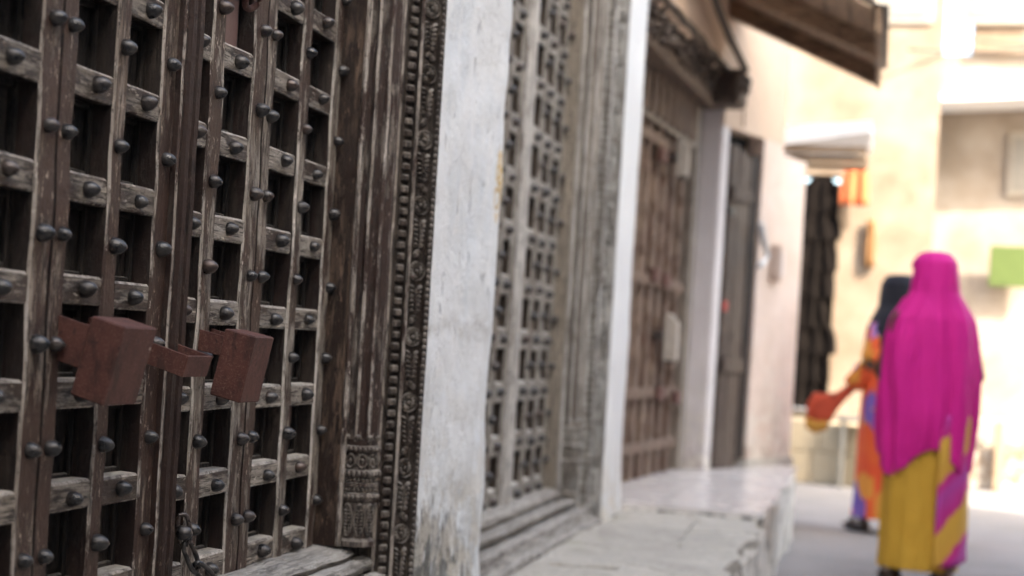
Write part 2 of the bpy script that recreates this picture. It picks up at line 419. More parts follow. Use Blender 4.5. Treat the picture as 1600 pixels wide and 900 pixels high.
# ------------------------------------------------------------------ ground, platform
bm = bmesh.new()
N = 40
def gx(i): return -120 + 240 * i / N
vv = [[bm.verts.new((gx(i), gx(j), -.012)) for j in range(N + 1)] for i in range(N + 1)]
for i in range(N):
    for j in range(N): bm.faces.new((vv[i][j], vv[i + 1][j], vv[i + 1][j + 1], vv[i][j + 1]))
tag(obj('ground', bm, M['street']), 'flat dusty ground beyond the lane', None, None, 'structure')
bm = bmesh.new(); nx, ny = 26, 130
vv = [[None] * (ny + 1) for _ in range(nx + 1)]
for i in range(nx + 1):
    for j in range(ny + 1):
        x = -.3 + 4.2 * i / nx; y = -6 + 26 * j / ny
        vv[i][j] = bm.verts.new((x, y, .012 * noise.noise((x * 2.2, y * 2.2, 0)) + .006 * noise.noise((x * 7, y * 7, 3))))
for i in range(nx):
    for j in range(ny): bm.faces.new((vv[i][j], vv[i + 1][j], vv[i + 1][j + 1], vv[i][j + 1]))
tag(obj('street', bm, M['street'], smooth=True), 'worn grey lane running between the houses', None, None, 'structure')

plat = tag(bpy.data.objects.new('raised_pavement', None), 'rough stone platform along the foot of the houses', None, None, 'structure'); col.objects.link(plat)
# core of the platform: crumbly top, ragged front edge
def edge_x(y): return .685 + .035 * noise.noise((y * 2.1, 0, 0)) + .02 * noise.noise((y * 8, 5, 0))
bm = bmesh.new(); ny = 160; prev = None
cols_ = 22
rows_ = []
for j in range(ny + 1):
    y = -1.0 + 7.14 * j / ny
    ex = edge_x(y); row = []
    for i in range(cols_ + 1):
        f = i / cols_
        x = -.3 + (ex + .3) * f
        h = noise.noise((x * 2.6, y * 2.6, 1)) + .5 * noise.noise((x * 7, y * 6, 4))
        ter = math.floor(h * 3.2) / 3.2
        z = .346 + .014 * ter + .006 * noise.noise((x * 22, y * 22, 2))
        z -= .05 * max(0, (f - .93) / .07) ** 2 * (.6 + .8 * abs(noise.noise((y * 6, 1, 1))))
        row.append(bm.verts.new((x, y, z)))
    for q, zz in enumerate((.22, .10, -.02)):
        row.append(bm.verts.new((ex + .012 + .028 * noise.noise((y * 9, zz * 14, 6)) + .014 * q, y, zz)))
    rows_.append(row)
for j in range(ny):
    for i in range(len(rows_[0]) - 1):
        f = bm.faces.new((rows_[j][i], rows_[j][i + 1], rows_[j + 1][i + 1], rows_[j + 1][i]))
        f.material_index = 1 if i >= cols_ else 0
me = mesh(bm, 'platform_core', False, M['mortar']); me.materials.append(M['riser'])
put('platform_core', me, plat)
# broken flagstones
rs = random.Random(3)
GX, GY = 2, 5
grid = {}
for i in range(GX + 1):
    for j in range(GY + 1):
        y = 3.3 + 2.84 * j / GY + (rs.uniform(-.15, .15) if 0 < j < GY else 0)
        x = [.10, .38, None][i]
        if x is not None: x += rs.uniform(-.07, .07) if i else 0
        else: x = edge_x(y) - .004
        grid[i, j] = (x, y)
for (i_, j_) in [(i, j) for i in range(GX) for j in range(GY)]:
    if (i_, j_) in ((0, 1),): continue
    base = [grid[i_, j_], grid[i_ + 1, j_], grid[i_ + 1, j_ + 1], grid[i_, j_ + 1]]
    mx_, my_ = sum(p[0] for p in base) / 4, sum(p[1] for p in base) / 4
    base = [(p[0] + (mx_ - p[0]) * .025, p[1] + (my_ - p[1]) * .02) for p in base]
    pts = []
    for i in range(4):
        p, q = base[i], base[(i + 1) % 4]
        for t in range(7):
            u = t / 7; x = p[0] + (q[0] - p[0]) * u; y = p[1] + (q[1] - p[1]) * u
            x += .05 * noise.noise((x * 5, y * 5, 0)) + .022 * noise.noise((x * 19, y * 19, 5)); y += .05 * noise.noise((x * 5, y * 5, 8)) + .02 * noise.noise((x * 17, y * 17, 2))
            pts.append((min(x, edge_x(y)), min(y, 6.12)))
    cx = sum(p[0] for p in pts) / len(pts); cy = sum(p[1] for p in pts) / len(pts)
    top = .354 + rs.uniform(-.006, .006); sx, sy = rs.uniform(-.02, .02), rs.uniform(-.01, .01)
    bm = bmesh.new(); n = len(pts)
    rings = []
    for (sc_, dz) in ((1, -.05), (1, -.006), (.975, 0), (.55, .002)):
        rings.append([bm.verts.new(((x - cx) * sc_, (y - cy) * sc_, top + dz + sx * (x - cx) + sy * (y - cy) + (.004 * noise.noise((x * 14, y * 14, 9)) if dz > -.04 else 0))) for x, y in pts])
    for a in range(3):
        for i in range(n): bm.faces.new((rings[a][i], rings[a][(i + 1) % n], rings[a + 1][(i + 1) % n], rings[a + 1][i]))
    bm.faces.new(rings[-1])
    obj('flagstone', bm, M['flag'], plat, (cx, cy, 0))

tf = tag(bpy.data.objects.new('tiled_pavement', None), 'smooth pinkish tiled step in front of the brown door', None, None, 'structure'); col.objects.link(tf)
# shelf of screed under the tiles, its edge broken
bm = bmesh.new(); pts = []
for j in range(41):
    y = 6.11 + 2.95 * j / 40; pts.append((edge_x(y) - .012 + (0 if j < 34 else -.004 * (j - 34)), y))
pts = pts + [(.35, 9.06), (-.28, 8.3), (-.28, 6.11)]
prism(pts, -.02, .366, lambda a, b, t: (a, b, t), 3, .006, bm)
obj('tile_bed', bm, M['riser'], tf)
gap = .004
for a in range(4):
    for b in range(2):
        y0 = 6.13 + .72 * a; y1 = y0 + .72 - gap
        x0 = [-.26, .22][b]; x1 = [.22 - gap, None][b]
        if x1 is None:
            pts = [(x0, y0)] + [(edge_x(y0 + (y1 - y0) * t / 5) - .018 - (.02 if a == 0 and t == 0 else 0), y0 + (y1 - y0) * t / 5) for t in range(6)] + [(x0, y1)]
        else: pts = [(x0, y0), (x1, y0), (x1, y1), (x0, y1)]
        if a == 0: pts = [(p[0], p[1] + (.02 * noise.noise((p[0] * 9, 3, 1)) if p[1] < y0 + .01 else 0)) for p in pts]
        obj('tile', prism(pts, .360, .381 + .0008 * (a % 2) + .0005 * b, lambda p, q, t: (p, q, t)), M['tile'], tf)

# ------------------------------------------------------------------ stud, rails, leaves
def stud_mesh(name, r, L, mat):
    bm = lathe([(r * .98, 0), (r, L * .14), (r * .98, L * .30), (r * .82, L * .58), (r * .52, L * .82), (r * .20, L * .97), (0, L)], 10, mx=Matrix.Rotation(PI / 2, 4, 'Y'))
    return mesh(bm, name, True, mat)
STUD = stud_mesh('stud', .0128, .0225, M['iron'])
STUD2 = stud_mesh('stud_large', .0165, .026, M['iron'])
def leaf(label, group, cols, rails, rail_h, z0, z1, xf, thick, mats, studm, stile_studs, seed, panel_mat, top=2.35):
    """one leaf of a studded lattice door; cols: ('stile', y0, y1, [stud y]) or ('open', y0, y1)"""
    rs = random.Random(seed)
    root = thing('door_leaf', label, 'door leaf', (xf, cols[0][1], z0), 0, group)
    oy, oz = cols[0][1], z0
    mids = [(rails[i] + rails[i + 1]) / 2 for i in range(len(rails) - 1)]
    for c in cols:
        y0, y1 = c[1], c[2]
        if c[0] == 'stile':
            w_ = y1 - y0; ch = min(.004, w_ * .15)
            pts = [(-thick, y0), (-ch, y0), (0, y0 + ch)]
            if c[4] if len(c) > 4 else False:
                ym = (y0 + y1) / 2 + .004; pts += [(0.0005, ym - .0035), (-.006, ym), (0.0005, ym + .0035)]
            pts += [(0, y1 - ch), (-ch, y1), (-thick, y1)]
            K = len(pts)
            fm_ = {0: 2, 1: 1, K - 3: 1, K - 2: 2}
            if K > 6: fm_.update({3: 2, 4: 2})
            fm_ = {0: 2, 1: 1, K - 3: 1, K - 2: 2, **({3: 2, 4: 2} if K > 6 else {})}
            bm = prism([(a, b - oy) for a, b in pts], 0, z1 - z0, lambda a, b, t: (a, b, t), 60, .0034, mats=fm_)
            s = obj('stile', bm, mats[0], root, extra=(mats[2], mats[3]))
            for sy in c[3]:
                for z in mids:
                    put('stud', studm, s, (-.001, sy - oy + rs.uniform(-.003, .003), z - oz + rs.uniform(-.004, .004)), (rs.uniform(0, 6), rs.uniform(-.12, .12), rs.uniform(-.12, .12)), [rs.uniform(.88, 1.1)] * 3)
        else:
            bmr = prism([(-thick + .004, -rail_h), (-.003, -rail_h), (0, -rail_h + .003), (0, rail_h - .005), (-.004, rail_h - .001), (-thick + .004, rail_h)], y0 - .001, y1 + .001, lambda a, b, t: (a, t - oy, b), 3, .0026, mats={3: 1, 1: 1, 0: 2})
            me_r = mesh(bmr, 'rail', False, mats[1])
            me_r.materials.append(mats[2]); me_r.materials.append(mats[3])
            for z in rails:
                r_ = put('rail', me_r, root, (-.003 + rs.uniform(-.0015, .001), 0, z - oz + rs.uniform(-.002, .002)), (0, rs.uniform(-.02, .02), 0))
                put('stud', studm, r_, (0, (y0 + y1) / 2 - oy + rs.uniform(-.006, .006), rs.uniform(-.004, .004) - .001), (rs.uniform(0, 6), rs.uniform(-.12, .12), rs.uniform(-.12, .12)), [rs.uniform(.9, 1.12)] * 3)
            pitch = rails[1] - rails[0]; ph = pitch / 2 - rail_h + .003
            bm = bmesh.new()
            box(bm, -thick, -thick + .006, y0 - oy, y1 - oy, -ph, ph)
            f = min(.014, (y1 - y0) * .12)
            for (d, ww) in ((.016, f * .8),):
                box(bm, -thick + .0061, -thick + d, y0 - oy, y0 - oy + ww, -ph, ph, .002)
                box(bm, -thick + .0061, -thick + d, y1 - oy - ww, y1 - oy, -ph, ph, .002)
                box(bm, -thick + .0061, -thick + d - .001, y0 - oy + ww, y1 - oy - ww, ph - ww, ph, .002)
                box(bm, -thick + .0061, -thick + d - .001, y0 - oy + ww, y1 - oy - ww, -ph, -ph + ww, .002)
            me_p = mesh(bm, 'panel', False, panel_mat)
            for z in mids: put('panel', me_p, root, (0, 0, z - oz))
    return root

# door one, the near one
railsL = [.6225 + .155 * i for i in range(12)]
railsR = [.6055 + .1548 * i for i in range(12)]
XF = -.06
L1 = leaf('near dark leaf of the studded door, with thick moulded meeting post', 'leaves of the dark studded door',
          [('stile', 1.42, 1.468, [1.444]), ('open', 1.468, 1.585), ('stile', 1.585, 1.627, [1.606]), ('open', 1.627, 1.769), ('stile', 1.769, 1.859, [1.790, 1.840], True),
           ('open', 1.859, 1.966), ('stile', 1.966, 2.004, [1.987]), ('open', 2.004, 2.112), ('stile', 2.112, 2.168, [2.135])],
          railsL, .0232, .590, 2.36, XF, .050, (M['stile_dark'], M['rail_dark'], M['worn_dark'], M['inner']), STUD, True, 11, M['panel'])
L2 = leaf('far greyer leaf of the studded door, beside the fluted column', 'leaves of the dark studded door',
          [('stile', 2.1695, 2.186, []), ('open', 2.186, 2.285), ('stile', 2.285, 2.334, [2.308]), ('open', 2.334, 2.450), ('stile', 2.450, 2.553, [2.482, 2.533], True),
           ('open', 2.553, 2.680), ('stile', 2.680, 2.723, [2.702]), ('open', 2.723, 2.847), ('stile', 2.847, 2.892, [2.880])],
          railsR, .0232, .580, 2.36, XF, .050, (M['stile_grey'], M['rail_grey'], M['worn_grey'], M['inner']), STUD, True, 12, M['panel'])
# meeting post, planted on the near leaf: ridged moulding
prof = [(-.001, 2.156), (.010, 2.156), (.013, 2.160), (.010, 2.164), (.010, 2.169), (.018, 2.172), (.022, 2.178), (.018, 2.184), (.012, 2.186), (.012, 2.190), (.020, 2.193), (.024, 2.199), (.020, 2.205), (.014, 2.207), (.011, 2.212), (-.001, 2.214)]
obj('meeting_post', prism([(a, b - 1.42) for a, b in prof], 0, 1.77, lambda a, b, t: (a, b, t), 60, .002, mats={1: 1, 6: 1, 11: 1}), M['post'], L1, extra=(M['worn_dark'],))['label'] = 'dark brown ridged meeting post'
# faded red metal plate behind an opening, near the top
obj('backing_plate', BX(-.030, -.024, 2.336 - 2.1695, 2.425 - 2.1695, 1.552 - .58, 1.675 - .58, c=.002), plain('dull_pink_plate', (.16, .095, .085), .5), L2)

# lock boxes drooping on steel staples
def lock_box(label, corner, droop, a, b, c, plate):
    root = thing('lock_box', label, 'lock box', corner, 0, 'red lock boxes on the dark studded door')
    Mx = Matrix.Rotation(droop, 4, 'Y')
    bm = bmesh.new(); box(bm, -a, 0, 0, b, -c, 0, .0022)
    body = obj('body', bm, M['rust'], root); body.rotation_euler = (0, droop, 0)
    (l0, dy, z0, hgt) = plate
    for k, yy in enumerate((dy, b - dy - .004)):
        obj('staple_plate', BX(-a - l0, -a + .001, yy, yy + .004, z0 - hgt, z0, .0008), M['rust'], root, rot=(0, droop, 0))
    return root
lock_box('larger red painted lock box, spotted with chips, on the near leaf', (.050, 1.846, 1.038), R(14), .056, .096, .120, (.056, .004, -.016, .064))
lock_box('smaller red lock box right of the moulded post', (.050, 2.291, 1.032), R(11), .060, .080, .120, (.062, .004, -.014, .036))
st = thing('hasp_staple', 'bent red steel hasp strap standing out from the post between two lock boxes', 'hasp', (-.048, 2.102, 1.014))
for nm, a in (('side_plate', (0, .068, 0, .004, -.036, 0)), ('front_plate', (.0681, .0721, 0, .086, -.036, 0)), ('side_plate', (0, .068, .082, .086, -.036, 0))):
    obj(nm, BX(*a, c=.0008), M['rust'], st, rot=(0, R(15), 0))

# rusty ring hasp at the top of the far leaf
hr = thing('ring_hasp', 'rusty iron ring hasp high on the far door leaf', 'hasp', (-.045, 2.375, 1.648))
bm = bmesh.new(); tube(bm, [(.012 + .010 * math.sin(t), .026 * math.cos(t), .022 * math.sin(t)) for t in [2 * PI * i / 18 for i in range(18)]], .0065, 8, True)
obj('ring', bm, M['rust'], hr, smooth=True)
bm = bmesh.new(); tube(bm, [(-.02, -.045, .012), (.008, -.035, .012), (.016, -.015, .006), (.014, .0, -.004)], .006, 8)
obj('hook', bm, M['rust'], hr, smooth=True)

# chain at the foot of the far leaf
ch = thing('chain', 'iron chain of long twisted links hanging at the foot of the door', 'chain', (-.045, 2.262, .69))
bm = bmesh.new(); lathe([(0, -.004), (.0125, -.002), (.0135, .006), (.011, .016), (.005, .021), (0, .022)], 12, bm, Matrix.Rotation(PI / 2, 4, 'Y')); obj('boss', bm, M['iron'], ch, (.004, -.03, -.002), True)
def link(p, q, wd, r, tw):
    p, q = Vector(p), Vector(q); d = q - p; L = d.length; d.normalize()
    s = d.cross(Vector((1, 0, .3))).normalized(); t = d.cross(s)
    s, t = s * math.cos(tw) + t * math.sin(tw), t
    pts = []
    for i in range(20):
        a = 2 * PI * i / 20
        pts.append(p + d * (L / 2 - math.cos(a) * L / 2) + s * (wd * math.copysign(abs(math.sin(a)) ** .6, math.sin(a))))
    bm = bmesh.new(); tube(bm, pts, r, 7, True)
    obj('link', bm, M['iron'], ch, smooth=True)
link((.006, -.030, .030), (.012, -.026, -.024), .010, .0042, 1.1)
link((.012, -.026, -.016), (.020, .010, -.072), .0115, .0046, .3)
link((.019, .004, -.058), (.040, .046, -.104), .0105, .0046, 1.3)
link((.040, .044, -.097), (.062, .052, -.125), .0105, .0046, .2)
link((.061, .052, -.120), (.074, .056, -.165), .0105, .0046, 1.2)

# ------------------------------------------------------------------ carved door frames
def petal(bm, c, ang, L, wd, hgt, off=0.0):
    """leaf-shaped bump lying on the yz plane, root at c, pointing at ang"""
    dy, dz = math.cos(ang), math.sin(ang); sy, sz = -dz, dy
    v = []
    for (l, s, h) in ((0, 0, .3), (.35, .5, 0), (.8, .42, 0), (1, 0, 0), (.8, -.42, 0), (.35, -.5, 0), (.6, 0, 1)):
        v.append(bm.verts.new((c[0] + h * hgt, c[1] + (off + l * L) * dy + s * wd * sy, c[2] + (off + l * L) * dz + s * wd * sz)))
    for i in range(6): bm.faces.new((v[i], v[(i + 1) % 6], v[6]))
def rosette_mesh(r, mat):
    bm = bmesh.new()
    for i in range(14): petal(bm, (0, 0, 0), 2 * PI * i / 14, r * .60, r * .30, r * .34, r * .34)
    lathe([(r * 1.08, 0), (r * 1.06, r * .22), (r * .98, r * .26), (r * .94, r * .05)], 20, bm, Matrix.Rotation(PI / 2, 4, 'Y'))
    ell(bm, (r * .12, 0, 0), (r * .26, r * .24, r * .24), u=8, v=5)
    return mesh(bm, 'rosette', 40, mat)
def sprig_mesh(L, wd, mat):
    bm = bmesh.new()
    tube(bm, [(.002, .15 * wd * math.sin(t * 3), -L * t) for t in [i / 8 for i in range(9)]], .0016, 5)
    for i in range(6):
        z = -L * (.05 + .14 * i)
        petal(bm, (0, .003, z), R(38 + 3 * i), wd * (1.1 - .07 * i), .0105, .010)
        petal(bm, (0, -.003, z), R(142 - 3 * i), wd * (1.1 - .07 * i), .0105, .010)
    petal(bm, (0, 0, -L * .8), R(-62), wd * .9, .010, .007); petal(bm, (0, 0, -L * .8), R(-118), wd * .9, .010, .007)
    ell(bm, (.002, -wd * .45, -L * .98), (.006, .007, .007), u=7, v=4); ell(bm, (.002, wd * .45, -L * .06), (.005, .006, .006), u=7, v=4)
    return mesh(bm, 'leaf_sprig', 40, mat)
def frame(label, p, mats):
    """splayed carved frame: jamb reveal, fluted column with carved base, dentil strip, rosette band, bead edge.
    The bands lie on a splayed face: s runs along it away from the leaf, n stands proud of it"""
    ox, oy, oz = p['o']; H = p['z1'] - p['z0']
    root = thing('door_frame', label, 'door frame', (ox, oy, p['z0'])); oz = p['z0']
    P0, P1 = Vector(p['p0']), Vector(p['p1'])
    ev_ = (P1 - P0); SL = ev_.length; ev_.normalize(); nv_ = Vector((ev_.y, -ev_.x)); k = SL / .21
    def W(s_, n_, z=0): 
        q = P0 + ev_ * s_ + nv_ * n_; return Vector((q.x - ox, q.y - oy, z))
    fz = lambda a, b, t: tuple(W(a, b, t))
    ANG = math.atan2(nv_.y, nv_.x)          # rotation taking +x to the face normal
    xl, yl = p['leaf']
    pts = [(xl - .14, yl + .002), (P0.x - .004, yl + .002), (P0.x + .002, yl + .007), (P0.x - .002, yl + .03), (xl - .14, yl + .05)]
    obj('jamb', prism([(a - ox, b - oy) for a, b in pts], 0, H, lambda a, b, t: (a, b, t), 40, .002), mats['jamb'], root)
    bm = bmesh.new(); n = 10; rb = .0065 * k
    prism([(.006 * k + rb * math.cos(2 * PI * i / n), .001 + rb * math.sin(2 * PI * i / n)) for i in range(n)], 0, H, fz, 40, .0015, bm)
    obj('corner_bead', bm, mats['worn'], root, smooth=True)
    # fluted column
    cs, cn, r = .056 * k, -.010 * k, .0405 * k; zb = p['z_base'] - oz
    C = W(cs, cn)
    n = 72; pts = []; fmat = {}
    for i in range(n):
        a = 2 * PI * i / n
        fr = (i / n * 9) % 1.0
        if fr < .66: rad = r * (1 - .20 * math.sin(PI * fr / .66) ** .7)
        else: rad = r * (1 + .03 * math.sin(PI * (fr - .66) / .34)); fmat[i] = 1
        pts.append((C.x + rad * math.cos(a), C.y + rad * math.sin(a)))
    obj('fluted_shaft', prism(pts, zb, H, lambda a, b, t: (a, b, t), 40, .0015, mats=fmat), mats['column'], root, extra=(mats['worn'],))
    bm = bmesh.new(); hb = zb
    def zz(f): return hb * f
    prof = [(r * .6, 0), (r * 1.04, 0), (r * 1.04, zz(.05)), (r * .84, zz(.08)), (r * .86, zz(.20)), (r * .98, zz(.40)), (r * .90, zz(.43)),
            (r * 1.06, zz(.445)), (r * 1.12, zz(.48)), (r * 1.06, zz(.51)), (r * .94, zz(.52)), (r * .94, zz(.57)), (r * 1.08, zz(.58)), (r * 1.08, zz(.61)), (r * .95, zz(.62)), (r * .95, zz(.66)),
            (r * 1.10, zz(.67)), (r * 1.16, zz(.70)), (r * 1.10, zz(.73)), (r * .93, zz(.74)), (r * .93, zz(.90)), (r * 1.04, zz(.91)), (r * 1.08, zz(.935)), (r * 1.04, zz(.96)), (r * .95, zz(.97)), (r * .98, zz(1.03)), (r * .5, zz(1.03))]
    lathe(prof, 40, bm, Matrix.Translation((C.x, C.y, 0)))
    b = obj('column_base', bm, mats['column'], root, smooth=35)
    bm = bmesh.new()
    def onc(a, rad, z, rr_):
        ell(bm, (C.x + rad * math.cos(a), C.y + rad * math.sin(a), z), tuple(v * k for v in rr_), Matrix.Rotation(a, 3, 'Z'), 6, 4)
    for i in range(26):
        a = 2 * PI * i / 26
        onc(a, r * 1.06, zz(.935), (.0045, .0038, .005)); onc(a, r * 1.13, zz(.70), (.006, .0045, .0075)); onc(a, r * .98, zz(.545), (.0035, .004, .006)); onc(a, r * .99, zz(.64), (.005, .0042, .006)); onc(a, r * 1.11, zz(.48), (.004, .0042, .005))
    for i in range(9):
        a = 2 * PI * (i + .5) / 9
        ctr = Vector((C.x, C.y, 0)); er = Vector((math.cos(a), math.sin(a), 0)); et = Vector((-math.sin(a), math.cos(a), 0))
        tube(bm, [ctr + er * (r * .95) + et * (.0105 * k * math.cos(t)) + Vector((0, 0, zz(.82) + zz(.065) * math.sin(t))) for t in [2 * PI * q / 12 for q in range(12)]], .0028 * k, 5, True)
        onc(a, r * .94, zz(.82), (.005, .0045, .007)); onc(a + PI / 9, r * .95, zz(.82), (.004, .0026, .012))
        rad = lambda z: r * (.86 + .12 * max(0, (z / hb - .2) / .2)) + .001
        tube(bm, [ctr + er * (rad(zz(.25) + zz(.155) * math.sin(t))) + et * (.0122 * k * math.cos(t) * (1 if math.sin(t) > -.2 else .8)) + Vector((0, 0, zz(.25) + zz(.155) * math.sin(t))) for t in [2 * PI * q / 16 for q in range(16)]], .0030 * k, 5, True)
        for q in range(7):
            z = zz(.14 + .034 * q)
            for sg_ in (-1, 1):
                ell(bm, ctr + er * (rad(z) + .0008) + et * (sg_ * .0045 * k) + Vector((0, 0, z)), (.0036 * k, .0048 * k, .0023 * k), Matrix.Rotation(a, 3, 'Z') @ Matrix.Rotation(sg_ * .5, 3, 'X'), 5, 3)
        onc(a + .35, r * .97, zz(1.045), (.007, .010, .007))
    obj('base_carving', bm, mats['carved'], b, smooth=True)
    # ground board of the carved band: cove, dentil ground, fillet, rosette ground
    g0, d0, b0, b1, e1 = [v * k for v in (.098, .1195, .153, .194, .210)]
    pr = [(.05 * k, -.12), (.05 * k, -.035 * k), (g0, -.030 * k), (g0 + .006 * k, -.012 * k), (g0 + .012 * k, -.009 * k), (d0 - .004 * k, -.012 * k), (d0, -.010 * k), (b0 - .011 * k, -.010 * k), (b0 - .0105 * k, .003 * k), (b0 - .006 * k, .005 * k), (b0 - .002 * k, .003 * k), (b0, -.006 * k), (b1, -.006 * k), (b1 + .002 * k, .003 * k), (e1 - .001, .003 * k), (e1 - .001, -.14)]
    obj('band_board', prism(pr, p['z_band'] - oz, H, fz, 40, .0012, mats={8: 1, 9: 1, 3: 1}), mats['ground'], root, extra=(mats['worn'],))
    zt = p['z_band'] + .02
    dw = b0 - .0125 * k - d0; dp = .0252 * k
    bm = bmesh.new(); box(bm, 0, .0085 * k, 0, dw, -.0080 * k, .0080 * k, .0032 * k); dm = mesh(bm, 'dentil', False, mats['dentil'])
    z = zt
    while z < p['z1']:
        put('dentil', dm, root, W(d0, -.0102 * k, z - oz), (0, random.uniform(-.05, .05), ANG)); z += dp
    rm = rosette_mesh(.0205 * k, mats['carved']); sm = sprig_mesh(.075 * k, .0165 * k, mats['carved'])
    z = p['z_ros'] - 12 * p['rp']
    while z < p['z1']:
        if z > zt:
            put('rosette', rm, root, W((b0 + b1) / 2, -.005 * k, z - oz), (random.uniform(0, 3), 0, ANG))
            if z - p['rp'] * .9 > zt - .05: put('leaf_sprig', sm, root, W((b0 + b1) / 2, -.005 * k, z - p['rp'] * .26 - oz), (0, 0, ANG), (1.2, 1 if random.random() > .5 else -1, 1))
        z += p['rp']
    bm = bmesh.new(); z = zt
    while z < p['z1']:
        ell(bm, W((b1 + e1) / 2, .003 * k, z - oz), (.0055 * k, .0062 * k, .0060 * k), Matrix.Rotation(ANG, 3, 'Z'), 6, 4); z += .0145 * k
    tag(obj('bead_strip', bm, mats['carved'], root, smooth=True), kind='stuff')
    return root
M['ground'] = wood('dark_carving_ground', 'z', (.110, .086, .068), (.050, .037, .029), (.032, .021, .016), .5, .5, .65)
fm = {'jamb': M['jamb'], 'column': M['column'], 'carved': M['carved'], 'worn': M['worn_dark'], 'ground': M['ground'], 'dentil': M['dentil']}
F1 = frame('dark carved frame with fluted column and rosette band, next to the stained white pillar',
           dict(o=(-.02, 2.893, .585), z0=.585, z1=2.45, leaf=(-.06, 2.893), p0=(-.012, 2.895), p1=(.115, 3.060), z_base=.812, z_band=.43, rp=.1475, z_ros=1.49), fm)
# weathered sill: swept moulding, split and worn
def sill(root, y0, y1, pts, mat, oz, ox, oy, j=.004):
    return obj('sill', prism(pts, y0, y1, lambda a, b, t: (a - ox, t - oy, b - oz), 50, j), mat, root)
ox, oy, oz = -.02, 2.893, .585
for (y0, y1, pts) in ((1.2, 2.935, [(-.20, .50), (-.20, .583), (-.045, .583), (.006, .576), (.018, .566), (.010, .554), (-.03, .50)]),
                      (1.2, 2.985, [(-.2, .38), (-.2, .500), (.0, .550), (.020, .556), (.038, .552), (.046, .540), (.040, .527), (.024, .521), (.024, .38)]),
                      (1.2, 3.03, [(-.2, .36), (.024, .514), (.046, .521), (.066, .516), (.074, .503), (.066, .491), (.052, .488), (.052, .480), (.088, .468), (.100, .452), (.100, .36)]),
                      (1.2, 3.055, [(.0, .33), (.100, .444), (.122, .438), (.136, .422), (.136, .33)])):
    sill(F1, y0, y1, pts, M['sill'], oz, ox, oy)

# door two, paler, further on
rails2 = [.50 + .1865 * i for i in range(12)]
X2 = -.15
leaf('near bleached leaf of the grey studded door, mostly hidden by the stained white pillar', 'leaves of the bleached studded door',
     [('stile', 4.08, 4.13, [4.105]), ('open', 4.13, 4.265), ('stile', 4.265, 4.315, [4.29]), ('open', 4.315, 4.45), ('stile', 4.45, 4.51, [4.48]), ('open', 4.51, 4.60), ('stile', 4.60, 4.665, [4.632]), ('open', 4.665, 4.775), ('stile', 4.775, 4.860, [])],
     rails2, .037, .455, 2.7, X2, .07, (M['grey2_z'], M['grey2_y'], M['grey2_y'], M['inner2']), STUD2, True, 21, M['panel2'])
R2 = leaf('far bleached leaf of the grey studded door, beside its grey fluted column', 'leaves of the bleached studded door',
     [('stile', 4.862, 4.99, []), ('open', 4.99, 5.10), ('stile', 5.10, 5.165, [5.132]), ('open', 5.165, 5.272), ('stile', 5.272, 5.338, [5.305]), ('open', 5.338, 5.446), ('stile', 5.446, 5.498, [5.478])],
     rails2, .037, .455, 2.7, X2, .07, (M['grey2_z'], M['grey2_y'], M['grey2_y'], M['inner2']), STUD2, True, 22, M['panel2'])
prof = [(-.001, 4.815), (.012, 4.815), (.014, 4.822), (.012, 4.830), (.018, 4.836), (.026, 4.850), (.028, 4.865), (.026, 4.880), (.018, 4.893), (.012, 4.898), (.012, 4.906), (-.001, 4.908)]
obj('meeting_post', prism([(a, b - 4.862) for a, b in prof], 0, 2.245, lambda a, b, t: (a, b, t), 40, .002), M['pale_post'], R2)
M['carved2'] = wood('grey_carved_wood', 'z', (.54, .53, .50), (.34, .32, .295), (.18, .155, .135), .34, .6, .8, .3, (.70, .70, .68))
M['column2'] = wood('dusky_flute_wood', 'z', (.36, .32, .28), (.21, .18, .155), (.14, .115, .095), .4, .5)
fm2 = {'jamb': M['jamb2'], 'column': M['column2'], 'carved': M['carved2'], 'worn': M['pale_post'], 'ground': M['carved2'], 'dentil': M['grey2_z']}
F2 = frame('grey weathered carved frame with fluted column, next to the narrow clean white pillar',
           dict(o=(-.10, 5.5, .45), z0=.45, z1=2.8, leaf=(X2, 5.499), p0=(-.098, 5.502), p1=(.05, 5.686), z_base=.74, z_band=.36, rp=.18, z_ros=1.49), fm2)
ox, oy, oz = -.10, 5.5, .45
for (y0, y1, pts) in ((3.95, 5.62, [(-.26, .40), (-.26, .468), (-.11, .468), (-.085, .460), (-.075, .445), (-.09, .42), (-.10, .38)]),
                      (3.95, 5.70, [(-.2, .36), (-.2, .42), (-.07, .428), (-.045, .430), (-.030, .420), (-.034, .402), (-.05, .395), (-.05, .36)]),
                      (3.95, 5.90, [(-.2, .33), (-.06, .388), (-.02, .392), (.010, .384), (.016, .368), (.03, .352), (.055, .345), (.062, .33)])):
    sill(F2, y0, y1, [(a, b + .012) for a, b in pts], M['sill'], oz, ox, oy, .006)

